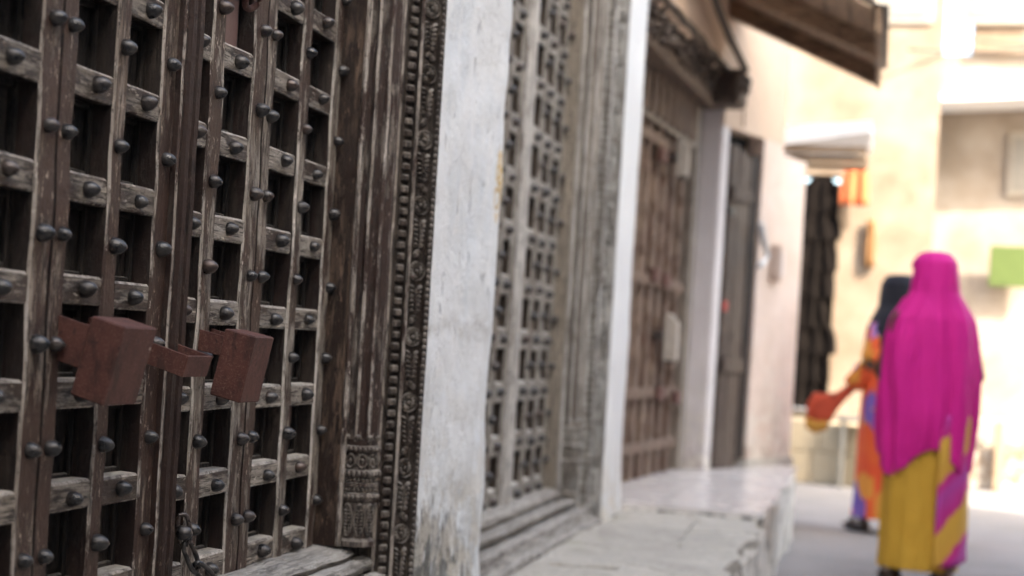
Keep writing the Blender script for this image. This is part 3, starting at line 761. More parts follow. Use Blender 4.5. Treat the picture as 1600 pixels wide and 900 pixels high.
# ------------------------------------------------------------------ walls
def wall_grid(bm, x, y0, y1, z0, z1, x_back, ny, nz, jit, flare=0.0, seed=0, endjit=.004):
    """plastered wall block whose front and ends are uneven"""
    front = []
    for j in range(nz + 1):
        z = z0 + (z1 - z0) * j / nz
        row = []
        fl = flare * max(0, 1 - (z - z0) / .35) ** 2
        e0 = endjit * noise.noise((seed, 1, z * 5)); e1 = endjit * noise.noise((seed, 9, z * 5))
        row.append(bm.verts.new((x_back, y0 + e0, z)))
        for i in range(ny + 1):
            y = y0 + (y1 - y0) * i / ny
            if i == 0: y += e0
            if i == ny: y += e1
            xx = x + jit * noise.noise((seed + y * 3.2, z * 3.2, 0)) + jit * .4 * noise.noise((seed + y * 11, z * 11, 4)) + fl
            if i in (0, ny): xx -= .008
            row.append(bm.verts.new((xx, y, z)))
        row.append(bm.verts.new((x_back, y1 + e1, z)))
        front.append(row)
    for j in range(nz):
        for i in range(len(front[0]) - 1):
            bm.faces.new((front[j][i], front[j][i + 1], front[j + 1][i + 1], front[j + 1][i]))
        bm.faces.new((front[j][-1], front[j][0], front[j + 1][0], front[j + 1][-1]))
    bm.faces.new(front[0]); bm.faces.new(front[-1][::-1])
    return bm
p1 = thing('house_wall', 'stained white limewashed pillar between the dark and the grey door', 'wall pillar', (0, 3.7, .33))
obj('plaster_face', wall_grid(bmesh.new(), 0.110, 3.064 - 3.7, 3.645 - 3.7, 0, 3.6, -.45, 30, 150, .013, .010, 1, .016), M['white'], p1, smooth=50)
p2 = thing('house_wall', 'narrow clean white pillar right of the grey door', 'wall pillar', (0, 6.2, .33))
obj('plaster_face', wall_grid(bmesh.new(), 0.050, 5.690 - 6.2, 6.150 - 6.2, 0, 3.6, -.45, 12, 60, .006, .016, 2), M['white2'], p2, smooth=50)
p0 = thing('house_wall', 'white wall before the near door leaf, outside the picture', 'wall', (0, -1, .33))
obj('plaster_face', wall_grid(bmesh.new(), 0.0, -4, 2.05, 0, 3.6, -.45, 30, 30, .01, .0, 3), M['white'], p0, smooth=50)
obj('pillar_back', wall_grid(bmesh.new(), -.10, 3.66 - 3.7, 4.07 - 3.7, 0, 3.6, -.45, 4, 10, .004, 0, 7), M['white'], p1)
up_ = thing('house_wall', 'white upper house wall over both studded doors', 'wall', (0, 2, 2.4))
obj('plaster_face', wall_grid(bmesh.new(), -.035, 1.05 - 2, 3.06 - 2, .06, 2.6, -.3, 16, 10, .006, 0, 4), M['white2'], up_)
obj('plaster_face', wall_grid(bmesh.new(), -.035, 3.66 - 2, 5.688 - 2, .42, 2.6, -.3, 16, 10, .006, 0, 5), M['white2'], up_)
# house around door three: outer plane bends towards the lane
hs = thing('house_wall', 'beige house wall over the brown carved door, with a lilac reveal', 'wall', (0, 0, 0))
A3, B3, C4, D4 = Vector((.03, 6.155, 0)), Vector((.172, 8.17, 0)), Vector((.47, 8.90, 0)), Vector((.60, 9.22, 0))
def slab(name, mat, a, b, z0, z1, thick, parent, n=12, nz=12, jit=.006, off=0.0, smooth=False, t0=0, t1=1):
    """wall slab with front face on line a->b; thickness goes to the left of the direction (away from the lane)"""
    d = (b - a).normalized(); nrm = Vector((d.y, -d.x, 0))
    a2 = a + (b - a) * t0; b2 = a + (b - a) * t1; L = (b2 - a2).length
    bm = bmesh.new(); rows = []
    for j in range(nz + 1):
        z = z0 + (z1 - z0) * j / nz; row = []
        for i in range(n + 1):
            p = a2 + d * (L * i / n) + nrm * (off + jit * noise.noise((a.y * 3 + L * i / n * 3, z * 3, off))); row.append(bm.verts.new((p.x, p.y, z)))
        for e in (b2, a2):
            p = e + nrm * (off - thick); row.append(bm.verts.new((p.x, p.y, z)))
        rows.append(row)
    k = len(rows[0])
    for j in range(nz):
        for i in range(k): bm.faces.new((rows[j][i], rows[j][(i + 1) % k], rows[j + 1][(i + 1) % k], rows[j + 1][i]))
    bm.faces.new(rows[0][::-1]); bm.faces.new(rows[-1])
    return obj(name, bm, mat, parent, smooth=smooth)
slab('upper_wall', M['beige'], A3, B3, 2.62, 4.4, .3, hs, 14, 10, .008)
# reveal: end of door recess facing the near end
bm = bmesh.new(); box(bm, -.19, .165, 8.168, 8.30, .33, 2.62, .006); obj('reveal', bm, M['lilac'], hs)
# door four wall
d4 = (C4 - B3)
slab('pier_strip', M['lilac'], B3 + Vector((0, .002, 0)), B3 + Vector((.03, .075, 0)), .33, 2.62, .15, hs, 3, 10, .003)
slab('wall_above_shutters', M['beige'], B3, C4, 2.36, 4.4, .26, hs, 8, 8, .006, .001)
slab('wall_end', M['pink'], B3, C4, .33, 2.36, .22, hs, 4, 10, .006, 0, False, .66, 1)
slab('low_wall', M['pink'], C4, D4, .33, 2.30, .22, hs, 4, 10, .006, -.004)
slab('foot_step', M['mortar'], B3, D4, .33, .425, .3, hs, 12, 2, .008, .03, False, .42, .99)
# old door four: dark gap, ajar plank shutter, dark far leaf
sh = thing('shutter_door', 'old brown plank shutter door standing ajar in the pink wall', 'door', (B3.x, B3.y, .38))
dv = (C4 - B3).normalized(); nv = Vector((dv.y, -dv.x, 0))
def along(s, o, z): 
    p = B3 + dv * s + nv * o; return Vector((p.x, p.y, z))
def slat(name, s0, s1, o, th, z0, z1, mat, parent, c=.003):
    bm = bmesh.new()
    a, b = along(s0, o, 0), along(s1, o, 0); base = parent.location
    q = [a, b, b - nv * th, a - nv * th]
    lo = [bm.verts.new((p.x - base.x, p.y - base.y, z0 - base.z)) for p in q]; hi = [bm.verts.new((p.x - base.x, p.y - base.y, z1 - base.z)) for p in q]
    bm.faces.new(lo[::-1]); bm.faces.new(hi)
    for i in range(4): bm.faces.new((lo[i], lo[(i + 1) % 4], hi[(i + 1) % 4], hi[i]))
    return obj(name, bm, mat, parent)
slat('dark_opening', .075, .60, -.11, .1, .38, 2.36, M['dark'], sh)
for i in range(3): slat('plank', .135 + .082 * i, .135 + .082 * i + .079, .0 + .004 * (i % 2), .035, .385, 2.27 - .02 * i, M['shutter'], sh)
slat('cross_batten', .14, .375, .022, .016, .95, 1.03, M['shutter'], sh); slat('cross_batten', .14, .375, .022, .016, 1.95, 2.03, M['shutter'], sh)
for i in range(2): slat('plank', .44 + .05 * i, .44 + .05 * i + .047, -.02, .03, .43, 2.25, M['shutter_dark'], sh)
slat('lock_plate', .10, .15, .03, .03, 1.86, 1.90, M['iron'], sh)
slat('red_tag', .10, .14, .02, .01, 1.30, 1.36, plain('red_tag', (.45, .10, .08)), sh)
pb = thing('pipe_bracket', 'bent white strip bracket fixed beside the ajar shutter', 'bracket', along(.50, .05, 1.68))
bm = bmesh.new(); tube(bm, [(-.02, -.10, .16), (.0, -.03, .05), (.02, .03, -.03), (.0, -.06, -.075), (-.01, -.12, -.10)], .022, 8, flat=.6); obj('strip', bm, M['canopy'], pb, smooth=True)
wb = thing('meter_box', 'small pale meter box on the pink wall', 'box', along(.74, .0, 1.62))
bm = bmesh.new(); box(bm, -.02, .05, -.06, .09, -.10, .12, .008); obj('case', bm, M['pink'], wb); bm = bmesh.new(); box(bm, .0505, .058, -.04, .07, -.07, .09, .004); obj('lid', bm, M['lilac'], wb)

# door three: brown carved leaf, rotated with its wall
A, B = Vector((-.150, 6.60, 0)), Vector((.0, 8.165, 0))
d3 = (B - A).normalized(); n3 = Vector((d3.y, -d3.x, 0)); ang3 = math.atan2(-d3.x, d3.y)
t3 = thing('carved_door', 'old brown plank door with raised mouldings and hasps, beyond the narrow white pillar', 'door', (A.x, A.y, .38), ang3)
L3 = (B - A).length
def b3(name, s0, s1, o0, o1, z0, z1, mat, c=.004, parent=None): 
    return obj(name, BX(o0, o1, s0, s1, z0 - .38, z1 - .38, c=c), mat, parent or t3)
b3('backing', .0, L3, -.06, -.001, .38, 2.62, M['brown3'], 0)
# s positions: mouldings and planks
s = .06
rs = random.Random(5)
for (wd, o) in ((.09, .012), (.05, .03), (.11, .010), (.06, .035), (.10, .012), (.07, .03), (.12, .010), (.06, .034), (.13, .012), (.05, .03), (.13, .010), (.06, .032), (.12, .012), (.05, .04), (.10, .02)):
    if s + wd > L3 - .12: break
    pl = b3('plank', s, s + wd - .004, 0, o, .385, 2.56, M['brown3'])
    if o > .025:
        bm = bmesh.new()
        for z in [.60 + .19 * i + .05 * math.sin(s * 40) for i in range(9)]:
            box(bm, o, o + .008, s + .004 - 0, s + wd - .010, z - .38 - .028, z - .38 + .028, .006)
        obj('carved_block', bm, M['brown3'], pl)
    s += wd
tr_ = b3('transom', .05, L3 - .12, .041, .052, 2.20, 2.50, M['jamb2'])
bm = bmesh.new()
for i in range(9): box(bm, .0525, .068, .10 + .15 * i, .17 + .15 * i, 2.23 - .38, 2.47 - .38, .006)
obj('transom_bar', bm, M['brown3'], tr_)
bm = bmesh.new()
for i in range(8): box(bm, .0522, .056, .185 + .15 * i, .235 + .15 * i, 2.22 - .38, 2.485 - .38)
obj('transom_slot', bm, M['shutter_dark'], tr_)
b3('frame_post', L3 - .11, L3 - .005, 0, .055, .385, 2.60, M['jamb2'])
for z in (.52, .80, 1.38, 2.10): b3('rail_band', .18, L3 - .20, .036, .046, z, z + .055, M['brown3'])
for (s0, z) in ((.86, .79), (.86, 1.39), (.62, 1.40), (1.25, .76), (.62, 2.02)):
    b3('hasp', s0, s0 + .13, .046, .07, z, z + .07, M['rust'])
def lock3(label, s0, z0, h, wd, dp):
    p = A + d3 * s0 + n3 * .075
    r = thing('lock_box', label, 'lock box', (p.x, p.y, z0), ang3 + .1, 'pale lock boxes on the brown door')
    bm = bmesh.new(); prism([(0, 0), (dp, 0), (dp, h * .80), (dp * .35, h), (0, h)], 0, wd, lambda a, b, t: (a, t, b), 1, 0, bm); bmesh.ops.bevel(bm, geom=bm.edges[:], offset=.004, segments=1, affect='EDGES'); obj('case', bm, M['lockgrey'], r)
    obj('hasp_plate', BX(-.06, -.001, -.03, wd + .02, h * .45, h * .62, c=.003), M['iron'], r); obj('slot', BX(.006, dp - .006, .006, wd - .006, -.012, .0015, c=.001), M['iron'], r)
    return r
lock3('pale grey lock box at waist height on the brown door', .86, 1.00, .25, .11, .07)
lock3('pale grey lock box above head height on the brown door', .92, 1.98, .20, .09, .06)

# carved lintel hood over door three
lt = thing('carved_lintel', 'carved brown wooden lintel hood ending in a dark block', 'lintel', (A3.x, A3.y, 2.5), math.atan2(-(B3 - A3).x, (B3 - A3).y))
LL = (B3 - A3).length
obj('board', BX(-.22, -.03, .0, LL - .02, -.06, .14, c=.01), M['brown3y'], lt)
bm = bmesh.new(); rs = random.Random(8)
for i in range(90):
    y = .03 + (LL - .1) * i / 90
    ell(bm, (-.02 + .02 * math.sin(i), y, .07 + .065 * math.sin(i * .9) + rs.uniform(-.02, .02)), (rs.uniform(.02, .035), .022, rs.uniform(.02, .036)), Matrix.Rotation(rs.uniform(-1, 1), 3, 'X'), 7, 4)
obj('foliage_carving', bm, M['lintel_dark'], lt, smooth=True)
obj('moulding', prism([(-.1, .142), (.0, .142), (.03, .160), (.02, .185), (-.1, .185)], 0, LL - .03, lambda a, b, t: (a, t, b), 24, .02), M['lintel_dark'], lt)
obj('end_block', BX(-.1, .125, LL - .25, LL + .02, -.05, .139, c=.02), M['lintel_dark'], lt)
bm = bmesh.new()
for i in range(14): ell(bm, (.12 + .01 * rs.random(), LL - .24 + .26 * rs.random(), .02 + .12 * rs.random()), (.026, .03, .028), None, 7, 4)
obj('block_carving', bm, M['lintel_dark'], lt, smooth=True)
def cable(label, pts, r, mat, nm='cable', grp=None):
    bm = bmesh.new()
    P = [Vector(p) for p in pts]; out = []
    for i in range(len(P) - 1):
        p0, p1, p2, p3 = P[max(i - 1, 0)], P[i], P[i + 1], P[min(i + 2, len(P) - 1)]
        for q in range(6):
            t = q / 6
            out.append(.5 * ((2 * p1) + (p2 - p0) * t + (2 * p0 - 5 * p1 + 4 * p2 - p3) * t * t + (3 * p1 - p0 - 3 * p2 + p3) * t ** 3))
    out.append(P[-1]); tube(bm, out, r, 6)
    return tag(obj(nm, bm, mat, smooth=True), label, 'cable', grp)
def on3(y, z, o=.02):
    t = (y - A3.y) / (B3.y - A3.y); p = A3 + (B3 - A3) * t; return (p.x + o, p.y, z)
cable('dark cable bundle drooping over the carved lintel', [on3(6.46, 3.12, .05), on3(6.8, 2.98, .08), on3(7.2, 2.86, .09), on3(7.6, 2.76, .10), on3(7.95, 2.70, .11), on3(8.1, 2.66, .12)], .022, M['cable'])
cable('thin brown cable sagging across the beige wall', [on3(6.9, 3.35, .015), on3(7.3, 3.02, .02), on3(7.7, 2.92, .02), on3(8.05, 2.80, .02)], .006, M['cable_pale'])
cable('thin brown cable running down the beige wall corner', [(.20, 8.2, 2.82), (.24, 8.28, 2.78), (.262, 8.33, 2.60), (.268, 8.345, 2.38)], .007, M['cable_pale'])

# ------------------------------------------------------------------ roof eave
ev = thing('roof_eave', 'low timber eave with dark rafters jutting from the beige house', 'eave', (.2, 8.0, 3.0))
def raft(name, y, mat, w_=.07, h_=.10, x0=-.15, x1=1.0, dz=0.0, zs=3.13, ze=2.60):
    bm = bmesh.new()
    pts = [(x0, zs + (0)), (x1, ze), (x1, ze + h_), (x0, zs + h_)]
    prism(pts, y, y + w_, lambda a, b, t: (a - .2, t - 8.0, b - 3.0 + dz), 6, .006, bm)
    return obj(name, bm, mat, ev)
for i, y in enumerate((8.14, 7.40)): raft('rafter', y, M['rafter'])
for i in range(9):
    x0 = -.10 + .122 * i; 
    f = lambda x: 3.13 + .1 + (2.60 - 3.13) * (x + .15) / 1.15
    bm = bmesh.new(); prism([(x0, f(x0) + .003), (x0 + .112, f(x0 + .112) + .003), (x0 + .112, f(x0 + .112) + .022), (x0, f(x0) + .022)], 6.84, 8.26 - .02 * (i % 3), lambda a, b, t: (a - .2, t - 8.0, b - 3.0), 8, .006, bm)
    obj('roof_board', bm, M['batten'], ev)
obj('fascia', prism([(1.002, 2.60), (1.028, 2.585), (1.028, 2.72), (1.002, 2.735)], 6.84, 8.24, lambda a, b, t: (a - .2, t - 8.0, b - 3.0), 8, .006), M['rafter'], ev)
bm = bmesh.new(); n = 40
pts = []
for i in range(n + 1):
    x = -.16 + 1.22 * i / n; pts.append((x, f(x) + .034 + .010 * math.sin(i * 1.6)))
for i in range(n, -1, -1):
    x = -.16 + 1.22 * i / n; pts.append((x, f(x) + .038 + .010 * math.sin(i * 1.6)))
prism(pts, 6.82, 8.30, lambda a, b, t: (a - .2, t - 8.0, b - 3.0), 1, 0, bm); obj('roof_sheet', bm, M['sheet'], ev)

# ------------------------------------------------------------------ far end of the lane
YF = 12.75
fh = thing('house', 'sunlit cream house closing the lane, with a dark shop doorway', 'house', (.5, YF, 0))
def fb(name, x0, x1, y0, y1, z0, z1, mat, parent, c=0.0):
    l = parent.location
    return obj(name, BX(x0 - l.x, x1 - l.x, y0 - l.y, y1 - l.y, z0 - l.z, z1 - l.z, c=c), mat, parent)
fb('wall', -3.0, .36, YF, YF + .3, 0, 6.5, M['cream'], fh); fb('wall', .70, 1.50, YF, YF + .3, 0, 6.5, M['cream'], fh)
fb('wall', .361, .699, YF, YF + .3, 2.68, 6.5, M['cream'], fh); fb('wall', .361, .699, YF, YF + .3, 0, .60, M['cream'], fh)
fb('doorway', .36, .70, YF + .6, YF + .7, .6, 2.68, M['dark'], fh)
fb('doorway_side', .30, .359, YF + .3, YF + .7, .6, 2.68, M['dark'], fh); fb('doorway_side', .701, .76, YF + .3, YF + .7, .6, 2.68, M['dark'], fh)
for a, (x0, z0) in enumerate(((.9, 4.0), (-.4, 4.0))):
    fr_ = fb('window', x0, x0 + .5, YF - .03, YF - .002, z0, z0 + .9, M['winframe'], fh, .01); o = obj('pane', BX(x0 + .06 - .5, x0 + .44 - .5, -.04, -.0305, z0 + .06, z0 + .84), M['glass'], fr_)
# hanging goods along the shop doorway
for i, z in enumerate([.66, .88, 1.13, 1.36, 1.62, 1.85, 2.12, 2.36]):
    rs = random.Random(40 + i)
    g = thing('hanging_cloth', ('lowest dark folded cloth', 'second lowest dark folded cloth', 'third lowest dark folded cloth', 'fourth lowest dark folded cloth', 'fourth highest dark folded cloth', 'third highest dark folded cloth', 'second highest dark folded cloth', 'topmost dark folded cloth')[i] + ' of the column hanging at the shop doorway', 'cloth', (.53 + .02 * (i % 3), YF - .10, z), 0, 'dark goods hanging at the shop doorway')
    wd, hh = .12 + .07 * rs.random(), .27 + .03 * rs.random(); pts = []
    for q in range(15): t = q / 14; pts.append((-wd + 2 * wd * t, -.05 + .018 * math.sin(t * 17 + i)))
    for q in range(14, -1, -1): t = q / 14; pts.append((-wd + 2 * wd * t, .03 + .012 * math.sin(t * 13 + i)))
    obj('fold', prism(pts, -.02, hh, lambda a, b, t: (a * (1.12 - .5 * (t / hh) ** 2), b, t), 4, .02), M['goods'], g, smooth=50)
def drape(name, label, loc, wd, h, mat, cat='cloth', grp=None):
    bm = bmesh.new(); n = 14; pts = []
    for i in range(n + 1):
        t = i / n; pts.append((-wd / 2 + wd * t, .02 * math.sin(t * 14)))
    for i in range(n, -1, -1):
        t = i / n; pts.append((-wd / 2 + wd * t, .02 * math.sin(t * 14) + .012))
    prism(pts, 0, h, lambda a, b, t: (a * (1 - .25 * t / h), b, t), 5, .012, bm)
    o = obj(name, bm, mat, None, loc, smooth=True); return tag(o, label, cat, grp)
drape('hanging_cloth', 'orange cloth hanging right of the dark shop doorway', (.83, YF - .16, 2.40), .26, .36, M['orange'])
drape('hanging_cloth', 'narrow ochre cloth hanging on the cream house front', (.985, YF - .06, 1.88), .10, .42, M['ochre'])
lg = thing('stone_ledge', 'cream block ledge below the shop doorway', 'ledge', (.65, YF - .3, 0))
for i, (x0, x1, z0, z1) in enumerate(((.25, .60, 0, .27), (.604, 1.02, 0, .27), (.25, .66, .274, .54), (.664, .98, .274, .52))):
    fb('block', x0, x1, YF - .42, YF - .004, z0, z1, M['ledge'], lg, .012)
bn = thing('bench', 'low grey board bench right of the cream block ledge', 'bench', (1.0, YF - .3, 0))
fb('seat', .80, 1.16, YF - .60, YF - .43, .555, .60, M['greyplank'], bn, .006); fb('leg', .84, .88, YF - .58, YF - .45, .0, .554, M['greyplank'], bn, .004); fb('leg', 1.08, 1.12, YF - .58, YF - .45, 0, .554, M['greyplank'], bn, .004)
# second house to the right, a little further back
h2 = thing('house', 'pale house on the right at the far end of the lane', 'house', (3, 13.5, 0))
fb('wall', 1.50, 6.5, 13.5, 13.8, 0, 3.9, M['pale'], h2); fb('wall', 1.78, 6.5, 13.42, 13.8, 3.904, 6.5, M['cream'], h2)
fb('base_ledge', 1.6, 6.5, 13.1, 13.499, 0, .36, M['cream'], h2, .02); fb('base_ledge', 1.6, 6.5, 13.2, 13.499, .362, .62, M['pale'], h2, .02)
for x0 in (2.0, 2.9):
    wf = fb('window', x0 - .35, x0 + .27, 13.36, 13.419, 4.15, 5.2, M['winframe'], h2, .01); o = obj('pane', BX(x0 - .29 - 3, x0 + .21 - 3, -.15, -.1405, 4.21, 5.14), M['glass'], wf)
fb('post', 2.13, 2.21, 13.0, 13.08, 0, .62, M['tan'], h2, .01)
def canopy(label, pts, y0, y1, mat, ribs):
    c = thing('canopy', label, 'canopy', (pts[0][0], y0, pts[0][1]))
    bx_, bz = pts[0]
    bm = bmesh.new(); prism(pts, y0, y1, lambda a, b, t: (a - bx_, t - y0, b - bz), 6, .01, bm); obj('sheet', bm, mat, c)
    return c
c1 = canopy('white awning on the left, over the end of the pink wall', [(.40, 2.42), (.98, 2.52), (.98, 2.60), (.40, 2.54)], 9.32, 10.25, M['canopy'], 3)
for yy in (9.36, 9.78, 10.18): obj('bracket', BX(.02, .56, yy - 9.32, yy - 9.32 + .04, -.03, .012, c=.005), M['tan'], c1)
c2 = canopy('white sheet canopy at upper right on the pale house', [(1.42, 3.36), (3.2, 3.46), (3.2, 3.52), (1.42, 3.42)], 12.85, 13.49, M['canopy'], 3)
wf = fb('window', 2.13, 2.55, 13.46, 13.499, 2.62, 3.2, M['winframe'], h2, .01); obj('pane', BX(2.18 - 3, 2.50 - 3, -.05, -.0405, 2.67, 3.15), M['glass'], wf)
for k_, (a_, b_) in enumerate((((1.2, 12.6, 3.75), (3.0, 13.3, 4.15)), ((.2, 12.6, 4.3), (2.6, 13.3, 3.9)))):
    cable(('upper thin overhead wire crossing the far end of the lane', 'lower thin overhead wire crossing the far end of the lane')[k_], [a_, tuple((p + q) / 2 - (0, 0, .12)[i] for i, (p, q) in enumerate(zip(a_, b_))), b_], .010, M['cable'], 'overhead_wire', 'overhead wires at the far end')
sg = thing('sign_board', 'lime green board on the pale house at the right edge', 'sign', (2.22, 13.30, 1.98))
obj('board', BX(-.20, .22, 0, .03, -.18, .18, c=.004), M['green'], sg); obj('bracket', BX(-.02, .02, .031, .19, -.05, .05), M['winframe'], sg)
# buildings that shade the lane
oh = thing('house', 'tall house across the lane that shades the doors, outside the picture', 'house', (4, 0, 0))
fb('wall', 3.2, 6.5, -12, 8.0, 0, 7.2, M['wall_plain'], oh)
for y in (-4, -1.5, 1, 3.5, 6):
    wf = fb('window', 3.15, 3.198, y, y + .9, 3.6, 4.9, M['winframe'], oh, .01); obj('pane', BX(-.86, -.8505, y + .08, y + .82, 3.68, 4.82), M['glass'], wf)
fb('door', 3.16, 3.198, 2.0, 3.0, .0, 2.2, M['shutter'], oh, .01)
eh = thing('house', 'added unseen house behind the viewer, blocking light from the near end', 'house', (1, -5, 0))  # added out of view to cut the light from behind the camera
fb('wall', -4, 3.19, -6, -4.5, 0, 7.2, M['wall_plain'], eh); wf = fb('door', 1.0, 2.0, -4.498, -4.46, 0, 2.2, M['shutter'], eh, .01); obj('handle', BX(.8, .84, .541, .58, 1.0, 1.1, c=.004), M['iron'], wf)
bh = thing('house', 'body of the old house behind the carved doors', 'house', (-2, 2, 0))
fb('wall', -4.0, -.46, -4.49, 8.6, 0, 4.6, M['wall_plain'], bh); fb('upper_wall', -4.0, -.06, -4.49, 6.0, 4.61, 6.4, M['wall_plain'], bh)  # unseen upper wall added to shade the lane more from overhead

# ------------------------------------------------------------------ people
def capsule(bm, p, q, r0, r1, seg=10):
    p, q = Vector(p), Vector(q); n = max(2, int((q - p).length / .03))
    pts = [p.lerp(q, i / n) for i in range(n + 1)]
    tube(bm, pts, r0, seg, False, r1)
    ell(bm, p, (r0,) * 3, None, seg, 7); ell(bm, q, (r1,) * 3, None, seg, 7)
def hand(bm, wrist, d, side, curl=.5):
    """palm, four bent fingers of unequal length and a thumb from the side of the palm"""
    d = Vector(d).normalized(); side = Vector(side); side = (side - d * side.dot(d)).normalized(); nrm = d.cross(side)
    wrist = Vector(wrist)
    Mx = Matrix((side, d, nrm)).transposed()
    ell(bm, wrist + d * .045, (.038, .052, .016), Mx, 10, 7)
    for i, (o, L) in enumerate(((-.027, .066), (-.009, .076), (.009, .072), (.026, .056))):
        p = wrist + d * .085 + side * o; a = d
        for k in range(3):
            a = (a * math.cos(curl * .6) + nrm * math.sin(curl * .6)).normalized()
            q = p + a * L * (.45, .32, .23)[k]; capsule(bm, p, q, .0088 - .0008 * k, .0082 - .0008 * k, 7); p = q
    p = wrist + d * .03 - side * .034; a = (d * .7 - side * .75).normalized()
    for k in range(2):
        q = p + a * (.036, .030)[k]; capsule(bm, p, q, .0105, .009, 7); p = q; a = (a + d * .5 + nrm * .3).normalized()
def head_bm(bm, c, yaw, s=1.0):
    """head with brow, nose, lips, chin and ears, facing +y before the yaw"""
    Rz = Matrix.Rotation(yaw, 3, 'Z'); c = Vector(c)
    def e(o, r): ell(bm, c + Rz @ (Vector(o) * s), tuple(v * s for v in r), Rz, 12, 9)
    e((0, -.012, .02), (.074, .092, .098)); e((0, .022, -.045), (.055, .062, .068)); e((0, .058, -.092), (.026, .024, .022))
    e((0, .094, -.012), (.011, .016, .026)); e((0, .100, -.028), (.018, .013, .011)); e((0, .083, .030), (.048, .012, .012))
    e((0, .084, -.060), (.025, .013, .007)); e((0, .082, -.072), (.021, .012, .007))
    for sx in (-1, 1): e((sx * .076, -.012, -.012), (.010, .022, .032)); e((sx * .043, .062, -.028), (.024, .022, .022))
def person(name_label, loc, yaw, hgt, parts):
    root = thing('person', name_label, 'person', loc, yaw)
    return root
def body(root, s, mat, arms, legs, head_yaw):
    bm = bmesh.new()
    V = lambda *p: Vector(p) * s
    capsule(bm, V(0, 0, .88), V(0, .0, 1.05), .15 * s, .125 * s, 14); capsule(bm, V(0, 0, 1.05), V(0, -.01, 1.26), .13 * s, .135 * s, 14)
    capsule(bm, V(-.13, -.01, 1.32), V(.13, -.01, 1.32), .06 * s, .06 * s); capsule(bm, V(0, 0, 1.33), V(0, .02, 1.45), .055 * s, .048 * s)
    head_bm(bm, V(0, .03, 1.53), head_yaw, s)
    for (hip, knee, ank) in legs:
        capsule(bm, V(*hip), V(*knee), .085 * s, .055 * s); capsule(bm, V(*knee), V(*ank), .054 * s, .034 * s)
        a = V(*ank); capsule(bm, a + V(0, -.03, -.045), a + V(0, .13, -.055), .032 * s, .026 * s, 8)
        for i in range(5): capsule(bm, a + V(-.03 + .015 * i, .14, -.058), a + V(-.034 + .017 * i, .175 - .008 * abs(i - 1), -.062), .010 * s, .008 * s, 6)
    for (sh_, el_, wr, hd, sd_) in arms:
        capsule(bm, V(*sh_), V(*el_), .047 * s, .038 * s); capsule(bm, V(*el_), V(*wr), .037 * s, .025 * s)
        hand(bm, V(*wr), hd, sd_)
    o = obj('body', bm, mat, root, smooth=True)
    md = o.modifiers.new('merge', 'REMESH'); md.mode = 'VOXEL'; md.voxel_size = .0065; md.use_smooth_shade = True
    sm = o.modifiers.new('soften', 'SMOOTH'); sm.iterations = 3; sm.factor = .5
    Rz = Matrix.Rotation(head_yaw, 3, 'Z')
    for sx in (-1, 1):
        bm = bmesh.new(); ell(bm, V(0, .03, 1.53) + Rz @ V(sx * .031, .078, .008), (.013, .011, .0095), Rz, 10, 7); e_ = obj('eye', bm, M['eye'], root, smooth=True)
        bm = bmesh.new(); ell(bm, V(0, .03, 1.53) + Rz @ V(sx * .031, .0875, .008), (.006, .004, .006), Rz, 8, 6); obj('iris', bm, M['hair'], e_, smooth=True)
    return o
def loft(name, rings, seg, mat, root, folds=14, famp=.0, seed=0, hole=None, thick=.006, asym=None):
    """cloth draped in rings (cx, cy, z, rx, ry, fold weight); hole(ring, angle)->bool leaves an opening"""
    bm = bmesh.new(); V = []
    # refine rings
    fine = []
    for i in range(len(rings) - 1):
        for q in range(5):
            t = q / 5; t = t
            fine.append(tuple(a + (b - a) * t for a, b in zip(rings[i], rings[i + 1])))
    fine.append(rings[-1])
    for (cx, cy, z, rx, ry, fw) in fine:
        row = []
        for k in range(seg):
            a = 2 * PI * k / seg
            n1 = noise.noise((math.cos(a) * 2.6 + seed, math.sin(a) * 2.6, z * 1.1)); n2 = noise.noise((math.cos(a) * 6 + seed, math.sin(a) * 6, z * 1.6 + 4))
            fo = 1 + famp * fw * (math.sin(a * folds + 2.2 * n1 * 3 + seed) * .55 + n1 * .8 + n2 * .6)
            dz = .0
            if asym: dz = asym(a, z)
            row.append(bm.verts.new((cx + rx * fo * math.cos(a), cy + ry * fo * math.sin(a), z + dz)))
        V.append(row)
    for i in range(len(V) - 1):
        for k in range(seg):
            if hole and hole(fine[i][2], 2 * PI * (k + .5) / seg): continue
            bm.faces.new((V[i][k], V[i][(k + 1) % seg], V[i + 1][(k + 1) % seg], V[i + 1][k]))
    bm.faces.new(V[0]) if rings[0][3] < .08 else None
    o = obj(name, bm, mat, root, smooth=True)
    md = o.modifiers.new('cloth_thickness', 'SOLIDIFY'); md.thickness = thick; md.offset = 1
    sb = o.modifiers.new('soft', 'SUBSURF'); sb.levels = 1; sb.render_levels = 1
    return o
